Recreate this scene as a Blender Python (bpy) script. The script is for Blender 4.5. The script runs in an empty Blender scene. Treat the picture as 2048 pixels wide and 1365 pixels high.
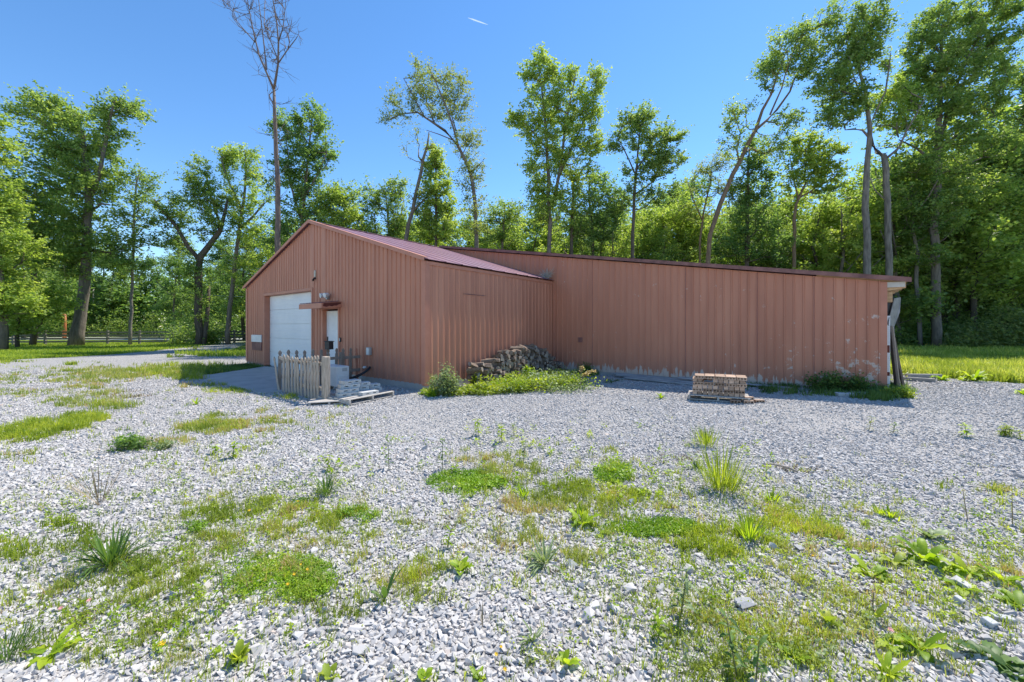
import bpy, bmesh, math, random
import numpy as np
from mathutils import Vector, Matrix

# ------------------------------------------------------------------ camera, sky, sun, exposure
sc = bpy.context.scene
CAMH, F, CX, HY = 1.53, 802.0, 1024.0, 654.0      # eye height; focal length, centre and horizon in photo pixels
cam = bpy.data.cameras.new("camera")
cam.sensor_width = 36.0
cam.lens = F / 2048 * 36
cam.shift_y = -(682.5 - HY) / 2048
cam.clip_start = 0.05
cam.clip_end = 30000
camo = bpy.data.objects.new("camera", cam)
camo.location = (0, 0, CAMH)
camo.rotation_euler = (math.radians(90), 0, 0)
sc.collection.objects.link(camo)
sc.camera = camo

SUN_AZ = math.radians(43.3)                 # clockwise from +Y
SUN_EL = math.radians(57)
world = bpy.data.worlds.new("World")
sc.world = world
world.use_nodes = True
wn = world.node_tree
sky = wn.nodes.new("ShaderNodeTexSky")
sky.sky_type = 'NISHITA'
sky.sun_disc = False
sky.sun_elevation = SUN_EL
sky.sun_rotation = SUN_AZ
sky.altitude = 600
sky.air_density = 1.0
sky.dust_density = 0.05
sky.ozone_density = 2.6
bg = wn.nodes["Background"]
hs = wn.nodes.new("ShaderNodeHueSaturation")
hs.inputs['Saturation'].default_value = 1.2
wn.links.new(sky.outputs[0], hs.inputs['Color'])
wn.links.new(hs.outputs[0], bg.inputs[0])
bg.inputs[1].default_value = 0.118
sun = bpy.data.lights.new("sun", 'SUN')
sun.energy = 3.6
sun.angle = math.radians(0.55)
sun.color = (1.0, 0.95, 0.87)
suno = bpy.data.objects.new("sun", sun)
sd = Vector((math.sin(SUN_AZ) * math.cos(SUN_EL), math.cos(SUN_AZ) * math.cos(SUN_EL), math.sin(SUN_EL)))
suno.rotation_euler = sd.to_track_quat('Z', 'Y').to_euler()
sc.collection.objects.link(suno)
sc.view_settings.view_transform = 'Standard'
sc.view_settings.look = 'None'
sc.view_settings.exposure = 1.0
sc.view_settings.gamma = 1
sc.cycles.max_bounces = 6
sc.cycles.transparent_max_bounces = 8

col = sc.collection
RNG = np.random.default_rng(7)
random.seed(7)

# ------------------------------------------------------------------ materials
def nodes(name):
    m = bpy.data.materials.new(name)
    m.use_nodes = True
    nt = m.node_tree
    return m, nt, nt.nodes["Principled BSDF"]

def ramp(nt, stops, fac=None):
    r = nt.nodes.new("ShaderNodeValToRGB")
    e = r.color_ramp.elements
    while len(e) < len(stops):
        e.new(0.5)
    for el, (p, c) in zip(e, stops):
        el.position = p
        el.color = (*c, 1)
    if fac is not None:
        nt.links.new(fac, r.inputs[0])
    return r

def noise(nt, scale, detail=4, rough=0.55, vec=None, dist=0.0):
    n = nt.nodes.new("ShaderNodeTexNoise")
    n.inputs['Scale'].default_value = scale
    n.inputs['Detail'].default_value = detail
    n.inputs['Roughness'].default_value = rough
    n.inputs['Distortion'].default_value = dist
    if vec is not None:
        nt.links.new(vec, n.inputs['Vector'])
    return n

def texco(nt, out='Object', scale=None):
    t = nt.nodes.new("ShaderNodeTexCoord")
    o = t.outputs[out]
    if scale:
        mp = nt.nodes.new("ShaderNodeMapping")
        mp.inputs['Scale'].default_value = scale
        nt.links.new(o, mp.inputs[0])
        o = mp.outputs[0]
    return o

def mixc(nt, fac, a, b, blend='MIX'):
    m = nt.nodes.new("ShaderNodeMix")
    m.data_type = 'RGBA'
    m.blend_type = blend
    for i, v in ((0, fac), (6, a), (7, b)):
        if isinstance(v, (int, float)):
            m.inputs[i].default_value = v
        elif isinstance(v, tuple):
            m.inputs[i].default_value = (*v, 1)
        else:
            nt.links.new(v, m.inputs[i])
    return m.outputs[2]

def mth(nt, op, a, b=0.0, clamp=False):
    m = nt.nodes.new("ShaderNodeMath")
    m.operation = op
    m.use_clamp = clamp
    for i, v in ((0, a), (1, b)):
        if isinstance(v, (int, float)):
            m.inputs[i].default_value = v
        else:
            nt.links.new(v, m.inputs[i])
    return m.outputs[0]

def bump(nt, h, strength, dist, b):
    n = nt.nodes.new("ShaderNodeBump")
    n.inputs['Strength'].default_value = strength
    n.inputs['Distance'].default_value = dist
    nt.links.new(h, n.inputs['Height'])
    nt.links.new(n.outputs[0], b.inputs['Normal'])
    return n

def rough_mat(name, c1, c2, scale=3.0, rough=0.7, bumpd=0.0, bscale=40, stretch=(1, 1, 1), metal=0.0, spec=0.3):
    m, nt, b = nodes(name)
    v = texco(nt, 'Object', stretch)
    n = noise(nt, scale, 6, 0.6, v)
    r = ramp(nt, [(0.3, c1), (0.7, c2)], n.outputs[0])
    nt.links.new(r.outputs[0], b.inputs['Base Color'])
    b.inputs['Roughness'].default_value = rough
    b.inputs['Metallic'].default_value = metal
    b.inputs['Specular IOR Level'].default_value = spec
    if bumpd:
        n2 = noise(nt, bscale, 4, 0.6, v)
        bump(nt, n2.outputs[0], 0.7, bumpd, b)
    return m

def leaf_mat(name, stops, trans=0.5, rough=0.5, gain=1.0):
    stops = [(p, tuple(min(0.6, q * gain) for q in c)) for p, c in stops]
    m, nt, b = nodes(name)
    a = nt.nodes.new("ShaderNodeAttribute")
    a.attribute_name = "v"
    r = ramp(nt, stops, a.outputs['Fac'])
    nt.links.new(r.outputs[0], b.inputs['Base Color'])
    b.inputs['Roughness'].default_value = rough
    b.inputs['Specular IOR Level'].default_value = 0.35
    t = nt.nodes.new("ShaderNodeBsdfTranslucent")
    br = mixc(nt, 1.0, r.outputs[0], (1.9, 1.85, 0.85), 'MULTIPLY')
    nt.links.new(br, t.inputs[0])
    mx = nt.nodes.new("ShaderNodeMixShader")
    mx.inputs[0].default_value = trans
    nt.links.new(b.outputs[0], mx.inputs[1])
    nt.links.new(t.outputs[0], mx.inputs[2])
    nt.links.new(mx.outputs[0], nt.nodes["Material Output"].inputs[0])
    return m

def plain(name, c, rough=0.6, metal=0.0, spec=0.4):
    d = tuple(x * 0.86 for x in c)
    return rough_mat(name, d, c, 5.0, rough, 0.0, metal=metal, spec=spec)

PAINT = (0.525, 0.222, 0.133)
def siding_mat(name, peel_right):
    m, nt, b = nodes(name)
    v = texco(nt)
    sep = nt.nodes.new("ShaderNodeSeparateXYZ")
    nt.links.new(v, sep.inputs[0])
    x, y, z = sep.outputs
    st = nt.nodes.new("ShaderNodeMapping")
    st.inputs['Scale'].default_value = (3.2, 3.2, 0.35)
    nt.links.new(v, st.inputs[0])
    n1 = noise(nt, 1.0, 5, 0.6, st.outputs[0])
    r = ramp(nt, [(0.3, (0.43, 0.175, 0.105)), (0.52, PAINT), (0.75, (0.60, 0.275, 0.168))], n1.outputs[0])
    c = r.outputs[0]
    n2 = noise(nt, 1.1, 3, 0.5, v)
    c = mixc(nt, mth(nt, 'MULTIPLY', n2.outputs[0], 0.35), c, (0.42, 0.175, 0.112))
    # sheet-to-sheet tone difference (about 0.95 m panels)
    sh = nt.nodes.new("ShaderNodeTexWhiteNoise")
    sh.noise_dimensions = '1D'
    nt.links.new(mth(nt, 'FLOOR', mth(nt, 'DIVIDE', mth(nt, 'ADD', x, y), 0.95)), sh.inputs['W'])
    c = mixc(nt, mth(nt, 'MULTIPLY', sh.outputs[0], 0.22), c, (0.58, 0.26, 0.17))
    # splashed dirt near the ground
    dm = nt.nodes.new("ShaderNodeMapping")
    dm.inputs['Scale'].default_value = (6, 6, 1.2)
    nt.links.new(v, dm.inputs[0])
    dn = noise(nt, 1.0, 5, 0.7, dm.outputs[0])
    dirt = mth(nt, 'MULTIPLY', mth(nt, 'SUBTRACT', 0.75, z, True), mth(nt, 'MULTIPLY', dn.outputs[0], 0.7), True)
    c = mixc(nt, dirt, c, (0.26, 0.16, 0.13))
    # peeling paint: torn strip along the base, and flecks
    pm = nt.nodes.new("ShaderNodeMapping")
    pm.inputs['Scale'].default_value = (9, 9, 1.6)
    nt.links.new(v, pm.inputs[0])
    pn = noise(nt, 1.0, 6, 0.7, pm.outputs[0])
    if peel_right:
        edge = mth(nt, 'ADD', 0.02, mth(nt, 'MULTIPLY', mth(nt, 'SUBTRACT', pn.outputs[0], 0.5), 1.25))
        base = mth(nt, 'MULTIPLY', mth(nt, 'SUBTRACT', edge, mth(nt, 'SUBTRACT', z, 0.22)), 60.0, True)
        # flecks near the low end
        fn = noise(nt, 5.5, 7, 0.72, v)
        zone = mth(nt, 'MULTIPLY', mth(nt, 'SUBTRACT', x, 5.4), 0.30, True)
        lowz = mth(nt, 'MULTIPLY', mth(nt, 'SUBTRACT', 2.1, z), 0.55, True)
        thr = mth(nt, 'SUBTRACT', 0.655, mth(nt, 'MULTIPLY', mth(nt, 'MULTIPLY', zone, lowz), 0.155))
        fl = mth(nt, 'MULTIPLY', mth(nt, 'SUBTRACT', fn.outputs[0], thr), 30.0, True)
        pk = mth(nt, 'MULTIPLY', mth(nt, 'MAXIMUM', base, fl), 0.85)
    else:
        edge = mth(nt, 'ADD', -0.10, mth(nt, 'MULTIPLY', mth(nt, 'SUBTRACT', pn.outputs[0], 0.5), 0.55))
        pk = mth(nt, 'MULTIPLY', mth(nt, 'MULTIPLY', mth(nt, 'SUBTRACT', edge, mth(nt, 'SUBTRACT', z, 0.17)), 60.0, True), 0.6)
    c = mixc(nt, pk, c, (0.60, 0.51, 0.44))
    nt.links.new(c, b.inputs['Base Color'])
    b.inputs['Roughness'].default_value = 0.55
    b.inputs['Specular IOR Level'].default_value = 0.35
    # oil-canning of the thin sheets
    wv = nt.nodes.new("ShaderNodeMapping")
    wv.inputs['Scale'].default_value = (3, 3, 0.8)
    nt.links.new(v, wv.inputs[0])
    w = noise(nt, 1.0, 2, 0.4, wv.outputs[0])
    bump(nt, w.outputs[0], 0.8, 0.02, b)
    return m

M = {}
M['siding'] = siding_mat('siding', False)
M['siding_b'] = siding_mat('siding_long', True)
M['trim'] = rough_mat('trim_paint', (0.46, 0.19, 0.122), (0.55, 0.24, 0.155), 2.5, 0.5)
M['fascia'] = rough_mat('weathered_fascia', (0.15, 0.07, 0.062), (0.32, 0.155, 0.13), 4.0, 0.6, stretch=(1, 1, 1))
M['roof'] = rough_mat('roof_metal', (0.19, 0.085, 0.105), (0.27, 0.12, 0.145), 1.2, 0.42, metal=0.1, spec=0.5)
M['concrete'] = rough_mat('concrete', (0.32, 0.31, 0.29), (0.46, 0.44, 0.41), 2.2, 0.85, 0.004, 60)
M['white'] = rough_mat('white_door', (0.70, 0.71, 0.72), (0.80, 0.80, 0.79), 1.3, 0.45)
M['white2'] = rough_mat('white_plastic', (0.62, 0.62, 0.60), (0.75, 0.75, 0.73), 3, 0.45)
M['grey_metal'] = rough_mat('grey_metal', (0.38, 0.40, 0.41), (0.5, 0.52, 0.53), 4, 0.45, metal=0.3)
M['black'] = plain('black_plastic', (0.03, 0.03, 0.032), 0.5)
M['dark'] = plain('dark_metal', (0.045, 0.042, 0.04), 0.5)
M['inside'] = plain('dark_interior', (0.05, 0.04, 0.035), 0.9)
M['rust'] = rough_mat('rusty_paint', (0.09, 0.022, 0.018), (0.17, 0.05, 0.035), 9, 0.8)
M['beige'] = plain('beige_cap', (0.55, 0.50, 0.40), 0.6)
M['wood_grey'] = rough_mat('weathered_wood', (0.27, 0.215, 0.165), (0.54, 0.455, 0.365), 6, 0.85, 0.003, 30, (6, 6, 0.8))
M['wood_mid'] = rough_mat('shade_tinted_picket_wood', (0.21, 0.17, 0.14), (0.38, 0.315, 0.26), 6, 0.85, 0.003, 30, (6, 6, 0.8))  # weathered wood again, the barn's shade darkened into its colour
M['wood_dark'] = rough_mat('dark_wood', (0.11, 0.085, 0.07), (0.23, 0.185, 0.15), 5, 0.85, 0.003, 30, (6, 6, 0.8))
M['wood_raw'] = rough_mat('raw_lumber', (0.42, 0.25, 0.12), (0.62, 0.42, 0.24), 5, 0.75, 0.002, 30, (1, 6, 6))
M['wood_pale'] = rough_mat('pale_board', (0.5, 0.46, 0.4), (0.66, 0.62, 0.56), 5, 0.75)
M['plank_blue'] = rough_mat('grey_plank', (0.24, 0.25, 0.26), (0.42, 0.43, 0.44), 4, 0.7, stretch=(1, 6, 6))
M['pallet'] = rough_mat('pallet_wood', (0.33, 0.30, 0.27), (0.52, 0.49, 0.45), 6, 0.85, 0.002, 30, (1, 6, 6))
M['block'] = rough_mat('cinder_block', (0.43, 0.43, 0.42), (0.57, 0.57, 0.55), 14, 0.9, 0.003, 120)
M['timber'] = rough_mat('grey_timber', (0.20, 0.20, 0.19), (0.34, 0.33, 0.31), 5, 0.85, 0.003, 30, (1, 6, 6))
M['bark'] = rough_mat('bark', (0.10, 0.085, 0.07), (0.24, 0.20, 0.165), 3, 0.9, 0.05, 9, (3, 3, 0.6))
M['bark_dark'] = rough_mat('bark_dark', (0.06, 0.05, 0.04), (0.14, 0.115, 0.09), 3, 0.9, 0.03, 9, (3, 3, 0.6))
M['bark_pale'] = rough_mat('bark_pale', (0.12, 0.105, 0.09), (0.29, 0.255, 0.22), 3, 0.9, 0.05, 9, (3, 3, 0.6))
M['bark_brown'] = rough_mat('bark_brown', (0.13, 0.085, 0.055), (0.27, 0.19, 0.12), 3, 0.9, 0.02, 9, (3, 3, 0.6))
M['bark_dead'] = rough_mat('bark_dead', (0.11, 0.08, 0.07), (0.23, 0.18, 0.15), 3, 0.9, 0.02, 9, (3, 3, 0.6))
M['pole'] = rough_mat('pole_wood', (0.26, 0.21, 0.16), (0.38, 0.32, 0.25), 3, 0.8)
M['orange'] = plain('orange_sleeve', (0.52, 0.19, 0.07), 0.5)
M['fence'] = rough_mat('fence_board', (0.13, 0.12, 0.105), (0.27, 0.25, 0.22), 4, 0.85, stretch=(1, 1, 6))
M['stem'] = plain('plant_stem', (0.16, 0.17, 0.06), 0.6)
M['stem_dry'] = plain('dry_stem', (0.32, 0.24, 0.13), 0.8)
M['yellow'] = plain('yellow_petal', (0.85, 0.55, 0.02), 0.5)
M['pink'] = plain('pink_petal', (0.75, 0.35, 0.33), 0.5)
M['firewood'] = rough_mat('firewood_bark', (0.085, 0.058, 0.043), (0.30, 0.225, 0.17), 9, 0.9, 0.006, 35, (6, 6, 1))
M['firewood_end'] = rough_mat('firewood_end', (0.22, 0.18, 0.145), (0.42, 0.36, 0.30), 12, 0.9, 0.002, 60)

G_OAK = [(0.0, (0.075, 0.125, 0.040)), (0.5, (0.150, 0.225, 0.070)), (0.85, (0.235, 0.305, 0.105)), (1.0, (0.31, 0.36, 0.14))]
G_DARK = [(0.0, (0.050, 0.100, 0.036)), (0.5, (0.105, 0.175, 0.060)), (0.9, (0.170, 0.245, 0.085)), (1.0, (0.22, 0.29, 0.11))]
G_LIGHT = [(0.0, (0.110, 0.170, 0.040)), (0.5, (0.205, 0.285, 0.070)), (0.9, (0.31, 0.37, 0.11)), (1.0, (0.38, 0.42, 0.14))]
G_PALE = [(0.0, (0.12, 0.17, 0.06)), (0.5, (0.19, 0.24, 0.09)), (0.9, (0.27, 0.30, 0.12)), (1.0, (0.33, 0.35, 0.15))]
M['leaf'] = leaf_mat('leaf_mid', G_OAK, gain=1.2)
M['leaf_dark'] = leaf_mat('leaf_dark', G_DARK, gain=1.35)
M['leaf_light'] = leaf_mat('leaf_light', G_LIGHT, gain=1.2)
M['leaf_pale'] = leaf_mat('leaf_pale', G_PALE)
M['weed'] = leaf_mat('weed_leaf', [(0.0, (0.14, 0.20, 0.02)), (0.5, (0.25, 0.33, 0.035)), (1.0, (0.42, 0.46, 0.06))], 0.4)
M['weed_bright'] = leaf_mat('weed_bright', [(0.0, (0.13, 0.23, 0.012)), (0.5, (0.25, 0.37, 0.02)), (1.0, (0.42, 0.49, 0.035))], 0.42)
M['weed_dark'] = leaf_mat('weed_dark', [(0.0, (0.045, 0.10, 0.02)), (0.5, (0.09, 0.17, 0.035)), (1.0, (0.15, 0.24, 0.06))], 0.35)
M['weed_dry'] = leaf_mat('weed_dry', [(0.0, (0.20, 0.26, 0.05)), (0.55, (0.32, 0.37, 0.08)), (0.85, (0.44, 0.42, 0.15)), (1.0, (0.48, 0.33, 0.2))], 0.3)
M['weed_grey'] = leaf_mat('weed_grey', [(0.0, (0.12, 0.18, 0.08)), (0.5, (0.2, 0.27, 0.12)), (1.0, (0.32, 0.38, 0.2))], 0.3)
M['moss'] = leaf_mat('mat_green', [(0.0, (0.09, 0.19, 0.01)), (0.5, (0.17, 0.31, 0.015)), (1.0, (0.29, 0.42, 0.03))], 0.3)
M['lawn'] = leaf_mat('lawn_grass', [(0.0, (0.14, 0.22, 0.02)), (0.5, (0.25, 0.34, 0.035)), (1.0, (0.40, 0.47, 0.07))], 0.35)
M['meadow'] = leaf_mat('meadow_grass', [(0.0, (0.15, 0.21, 0.03)), (0.5, (0.30, 0.37, 0.06)), (1.0, (0.52, 0.53, 0.16))], 0.4)
M['tan'] = leaf_mat('tan_seedhead', [(0.0, (0.35, 0.28, 0.15)), (1.0, (0.6, 0.5, 0.32))], 0.3)

# ------------------------------------------------------------------ mesh helpers
def link(name, me, mat=None, parent=None, loc=None, rot=None):
    o = bpy.data.objects.new(name, me)
    col.objects.link(o)
    if mat is not None and me is not None:
        for mm in (mat if isinstance(mat, (list, tuple)) else [mat]):
            me.materials.append(mm)
    if parent is not None:
        o.parent = parent
    if loc is not None:
        o.location = loc
    if rot is not None:
        o.rotation_euler = rot
    return o

def tag(o, label=None, cat=None, group=None, kind=None):
    if label: o["label"] = label
    if cat: o["category"] = cat
    if group: o["group"] = group
    if kind: o["kind"] = kind
    return o

def empty(name, loc=(0, 0, 0), rz=0.0):
    o = bpy.data.objects.new(name, None)
    o.empty_display_size = 0.2
    col.objects.link(o)
    o.location = loc
    o.rotation_euler = (0, 0, rz)
    return o

def copy_tree(o, parent=None):
    c = o.copy()
    col.objects.link(c)
    if parent is not None:
        c.parent = parent
    for ch in o.children:
        copy_tree(ch, c)
    return c

def np_mesh(name, verts, faces, vals=None, midx=None, smooth=False):
    """faces: list of (n,k) int arrays; vals: list of (n,) float arrays -> face attribute v"""
    me = bpy.data.meshes.new(name)
    verts = np.asarray(verts, dtype=np.float32)
    me.vertices.add(len(verts))
    me.vertices.foreach_set("co", verts.ravel())
    faces = [np.asarray(f, dtype=np.int32) for f in faces if len(f)]
    loops = np.concatenate([f.ravel() for f in faces])
    tot = np.concatenate([np.full(len(f), f.shape[1], dtype=np.int32) for f in faces])
    start = np.concatenate([[0], np.cumsum(tot)[:-1]]).astype(np.int32)
    me.loops.add(len(loops))
    me.loops.foreach_set("vertex_index", loops)
    me.polygons.add(len(tot))
    me.polygons.foreach_set("loop_start", start)
    if vals is not None:
        a = me.attributes.new("v", 'FLOAT', 'FACE')
        a.data.foreach_set("value", np.concatenate(vals).astype(np.float32))
    if midx is not None:
        me.polygons.foreach_set("material_index", midx.astype(np.int32))
    me.update(calc_edges=True)
    me.polygons.foreach_set("use_smooth", np.full(len(tot), smooth))
    return me

class MB:
    def __init__(s):
        s.v, s.f = [], []
    def quad(s, *p):
        n = len(s.v); s.v += [tuple(q) for q in p]; s.f.append(tuple(range(n, n + len(p))))
    def box(s, x0, x1, y0, y1, z0, z1, m=None, bev=0.0):
        p = [Vector((x, y, z)) for z in (z0, z1) for y in (y0, y1) for x in (x0, x1)]
        if m is not None:
            p = [m @ q for q in p]
        n = len(s.v)
        s.v += [tuple(q) for q in p]
        s.f += [tuple(n + i for i in f) for f in ((0, 2, 3, 1), (4, 5, 7, 6), (0, 1, 5, 4), (2, 6, 7, 3), (0, 4, 6, 2), (1, 3, 7, 5))]
        return s
    def prism(s, pts, ext, m=None):
        """pts: 3d ring; ext: vector"""
        e = Vector(ext)
        a = [Vector(p) for p in pts]; b = [p + e for p in a]
        if m is not None:
            a = [m @ p for p in a]; b = [m @ p for p in b]
        n = len(s.v); k = len(a)
        s.v += [tuple(p) for p in a + b]
        s.f.append(tuple(range(n + k - 1, n - 1, -1)))
        s.f.append(tuple(range(n + k, n + 2 * k)))
        for i in range(k):
            j = (i + 1) % k
            s.f.append((n + i, n + j, n + k + j, n + k + i))
        return s
    def tube(s, pts, rad, k=6, caps=True):
        pts = [Vector(p) for p in pts]
        if isinstance(rad, (int, float)):
            rad = [rad] * len(pts)
        n0 = len(s.v)
        for i, p in enumerate(pts):
            d = (pts[min(i + 1, len(pts) - 1)] - pts[max(i - 1, 0)]).normalized()
            a = d.orthogonal().normalized() if abs(d.z) < 0.95 else Vector((1, 0, 0))
            a = (a - d * a.dot(d)).normalized()
            b = d.cross(a)
            for j in range(k):
                t = 2 * math.pi * j / k
                s.v.append(tuple(p + (a * math.cos(t) + b * math.sin(t)) * rad[i]))
        for i in range(len(pts) - 1):
            for j in range(k):
                a = n0 + i * k + j; b = n0 + i * k + (j + 1) % k
                s.f.append((a, b, b + k, a + k))
        if caps:
            s.f.append(tuple(n0 + j for j in range(k - 1, -1, -1)))
            s.f.append(tuple(n0 + (len(pts) - 1) * k + j for j in range(k)))
        return s
    def build(s, name, mat, parent=None, bev=0.0, smooth=False, loc=None, rot=None):
        me = bpy.data.meshes.new(name)
        me.from_pydata(s.v, [], s.f)
        me.update()
        bm = bmesh.new(); bm.from_mesh(me)
        bmesh.ops.recalc_face_normals(bm, faces=bm.faces)
        if bev > 0:
            bmesh.ops.bevel(bm, geom=list(bm.edges), offset=bev, segments=1, affect='EDGES', clamp_overlap=True)
        bm.to_mesh(me); bm.free()
        if smooth:
            for p in me.polygons: p.use_smooth = True
        return link(name, me, mat, parent, loc, rot)

# ------------------------------------------------------------------ photo pixel -> world
TH = math.atan2(-0.622, 0.783)
C0 = Vector((-2.06, 9.51, 0))
MX = Vector((math.cos(TH), math.sin(TH), 0)); VY = Vector((-math.sin(TH), math.cos(TH), 0))
def L(x, y, z=0.0):
    return C0 + MX * x + VY * y + Vector((0, 0, z))
def toL(x, y):
    dx, dy = x - C0.x, y - C0.y
    return dx * MX.x + dy * MX.y, dx * VY.x + dy * VY.y

def hgt(x, y):
    """terrain height"""
    x = np.asarray(x, dtype=float); y = np.asarray(y, dtype=float)
    h = 0.15 * np.exp(-(((x - 9.0) / 3.6) ** 2 + ((y - 8.6) / 3.0) ** 2))
    near = np.clip((40 - y) / 20, 0, 1)
    w = 0.018 * np.sin(x * 0.9 + 1.3) * np.sin(y * 0.8 + 0.4) + 0.012 * np.sin(x * 2.1 + y * 1.3)
    # keep flat beside the barn
    lx = (x - C0.x) * MX.x + (y - C0.y) * MX.y
    ly = (x - C0.x) * VY.x + (y - C0.y) * VY.y
    d = np.clip((-ly - 0.0) / 3.0, 0, 1)
    d = np.maximum(d, np.clip(lx / 8.0, 0, 1) * 0.6)
    return h + w * near * np.clip(d, 0.0, 1)

def G(px, py, dz=0.0):
    z = 0.0
    for _ in range(5):
        Y = F * (CAMH - z) / (py - HY)
        X = (px - CX) / F * Y
        z = float(hgt(X, Y))
    return Vector((X, Y, z + dz))

def P(px, py, Y):
    return Vector(((px - CX) / F * Y, Y, CAMH + (HY - py) / F * Y))
# ------------------------------------------------------------------ ground sheet
LAWN_EDGE = [(-60, 11.5), (-30, 16.5), (-23, 18.0), (-21.9, 22.7), (-22.5, 27.0), (-24.8, 34.0), (-27, 45)]
def seg_y(pts, x):
    xs = [p[0] for p in pts]; ys = [p[1] for p in pts]
    return np.interp(x, xs, ys)

def vnoise(x, y, s, seed=0):
    """cheap smooth value noise 0..1"""
    x = np.asarray(x) / s; y = np.asarray(y) / s
    xi = np.floor(x).astype(np.int64); yi = np.floor(y).astype(np.int64)
    fx = x - xi; fy = y - yi
    fx = fx * fx * (3 - 2 * fx); fy = fy * fy * (3 - 2 * fy)
    def h(a, b):
        n = (a * 374761393 + b * 668265263 + seed * 1442695041) & 0x7fffffff
        n = ((n ^ (n >> 13)) * 1274126177) & 0x7fffffff
        return ((n ^ (n >> 16)) & 0xffff) / 65535.0
    return (h(xi, yi) * (1 - fx) + h(xi + 1, yi) * fx) * (1 - fy) + (h(xi, yi + 1) * (1 - fx) + h(xi + 1, yi + 1) * fx) * fy

def poly_in(px, py, poly):
    px = np.asarray(px); py = np.asarray(py)
    c = np.zeros(px.shape, bool)
    n = len(poly)
    for i in range(n):
        x0, y0 = poly[i]; x1, y1 = poly[(i + 1) % n]
        with np.errstate(divide='ignore', invalid='ignore'):
            t = ((y0 > py) != (y1 > py)) & (px < (x1 - x0) * (py - y0) / (y1 - y0 + 1e-12) + x0)
        c ^= t
    return c

LAWN = [(-140, 4), (-30, 16.2), (-23.2, 17.9), (-21.9, 22.2), (-23.5, 29.0), (-26.5, 36.0), (-40, 52), (-200, 52)]
MEADOW = [(200, -3), (24, 6.0), (13.6, 10.6), (12.2, 13.0), (11.5, 15.5), (20, 26), (6, 34), (6, 90), (300, 90)]
BACK = [(-40, 55), (-24, 36), (-16, 22), (-9, 22), (3, 34), (6, 34), (6, 90), (20, 300), (-300, 300), (-300, 55)]
GTUFT = [(-24.5, 24), (-16, 24), (-12.5, 19.5), (-13.5, 19), (-18, 22)]   # little grass island left of the barn corner

def green(x, y):
    j = (vnoise(x, y, 1.2, 3) - 0.5) * 1.2
    return poly_in(x + j, y + j, LAWN) | poly_in(x + j, y + j, MEADOW) | poly_in(x, y, BACK)

def axis(lo, hi, fine_lo, fine_hi, fine, coarse_n):
    a = np.arange(fine_lo, fine_hi, fine)
    l = fine_lo - np.geomspace(fine, fine_lo - lo, coarse_n)[::-1]
    r = fine_hi + np.geomspace(fine, hi - fine_hi, coarse_n)
    return np.concatenate([l, a, r])
gx = axis(-900, 900, -26, 18, 0.16, 30)
gy = axis(-60, 1500, 0.0, 30, 0.16, 30)
XX, YY = np.meshgrid(gx, gy)
ZZ = hgt(XX, YY)
nv = np.stack([XX.ravel(), YY.ravel(), ZZ.ravel()], 1)
ny, nx = XX.shape
ii = (np.arange(ny - 1)[:, None] * nx + np.arange(nx - 1)[None, :]).ravel()
gf = np.stack([ii, ii + 1, ii + nx + 1, ii + nx], 1)
gm = np_mesh("ground", nv, [gf], smooth=True)
ga = gm.attributes.new("green", 'FLOAT', 'POINT')
ga.data.foreach_set("value", green(XX.ravel(), YY.ravel()).astype(np.float32))

def ground_mat():
    m, nt, b = nodes('ground')
    geo = nt.nodes.new("ShaderNodeNewGeometry")
    v = geo.outputs['Position']
    vo = nt.nodes.new("ShaderNodeTexVoronoi")
    vo.inputs['Scale'].default_value = 46
    vo.inputs['Randomness'].default_value = 1
    nt.links.new(v, vo.inputs['Vector'])
    sep = nt.nodes.new("ShaderNodeSeparateColor")
    nt.links.new(vo.outputs['Color'], sep.inputs[0])
    st = ramp(nt, [(0.0, (0.34, 0.33, 0.32)), (0.35, (0.45, 0.435, 0.42)), (0.75, (0.53, 0.51, 0.49)), (1.0, (0.60, 0.58, 0.555))], sep.outputs[0])
    gap = ramp(nt, [(0.0, (1, 1, 1)), (0.55, (0.92, 0.92, 0.92)), (0.8, (0.6, 0.6, 0.6))], vo.outputs['Distance'])
    c = mixc(nt, 1.0, st.outputs[0], gap.outputs[0], 'MULTIPLY')
    # dusty tone drift over metres
    n = noise(nt, 0.35, 4, 0.6, v)
    c = mixc(nt, mth(nt, 'MULTIPLY', n.outputs[0], 0.35), c, (0.42, 0.385, 0.36))
    # soil between the weeds
    n2 = noise(nt, 1.3, 6, 0.65, v)
    soil = ramp(nt, [(0.60, (0, 0, 0)), (0.72, (1, 1, 1))], n2.outputs[0])
    c = mixc(nt, mth(nt, 'MULTIPLY', soil.outputs[0], 0.4), c, (0.28, 0.23, 0.19))
    at = nt.nodes.new("ShaderNodeAttribute")
    at.attribute_name = "green"
    gn = noise(nt, 0.8, 6, 0.65, v)
    gr = ramp(nt, [(0.3, (0.12, 0.175, 0.03)), (0.55, (0.20, 0.265, 0.045)), (0.75, (0.30, 0.33, 0.08))], gn.outputs[0])
    c = mixc(nt, at.outputs['Fac'], c, gr.outputs[0])
    nt.links.new(c, b.inputs['Base Color'])
    b.inputs['Roughness'].default_value = 0.9
    b.inputs['Specular IOR Level'].default_value = 0.2
    tilt = mth(nt, 'ADD', mth(nt, 'SUBTRACT', 1.0, vo.outputs['Distance']), mth(nt, 'MULTIPLY', sep.outputs[1], 0.8))
    bump(nt, tilt, 1.0, 0.022, b)
    return m
go = link("ground", gm, ground_mat())
tag(go, kind='structure')

# concrete apron in front of the roll-up door
SLAB = [(-2.6, -2.6), (-7.45, -2.55), (-9.25, -0.06), (-1.9, -0.06)]
sb = MB()
sb.prism([(x, y, -0.12) for x, y in SLAB], (0, 0, 0.155))
so = sb.build("driveway", M['concrete'], bev=0.01)
so.location = C0; so.rotation_euler = (0, 0, TH)
tag(so, kind='structure')

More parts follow.
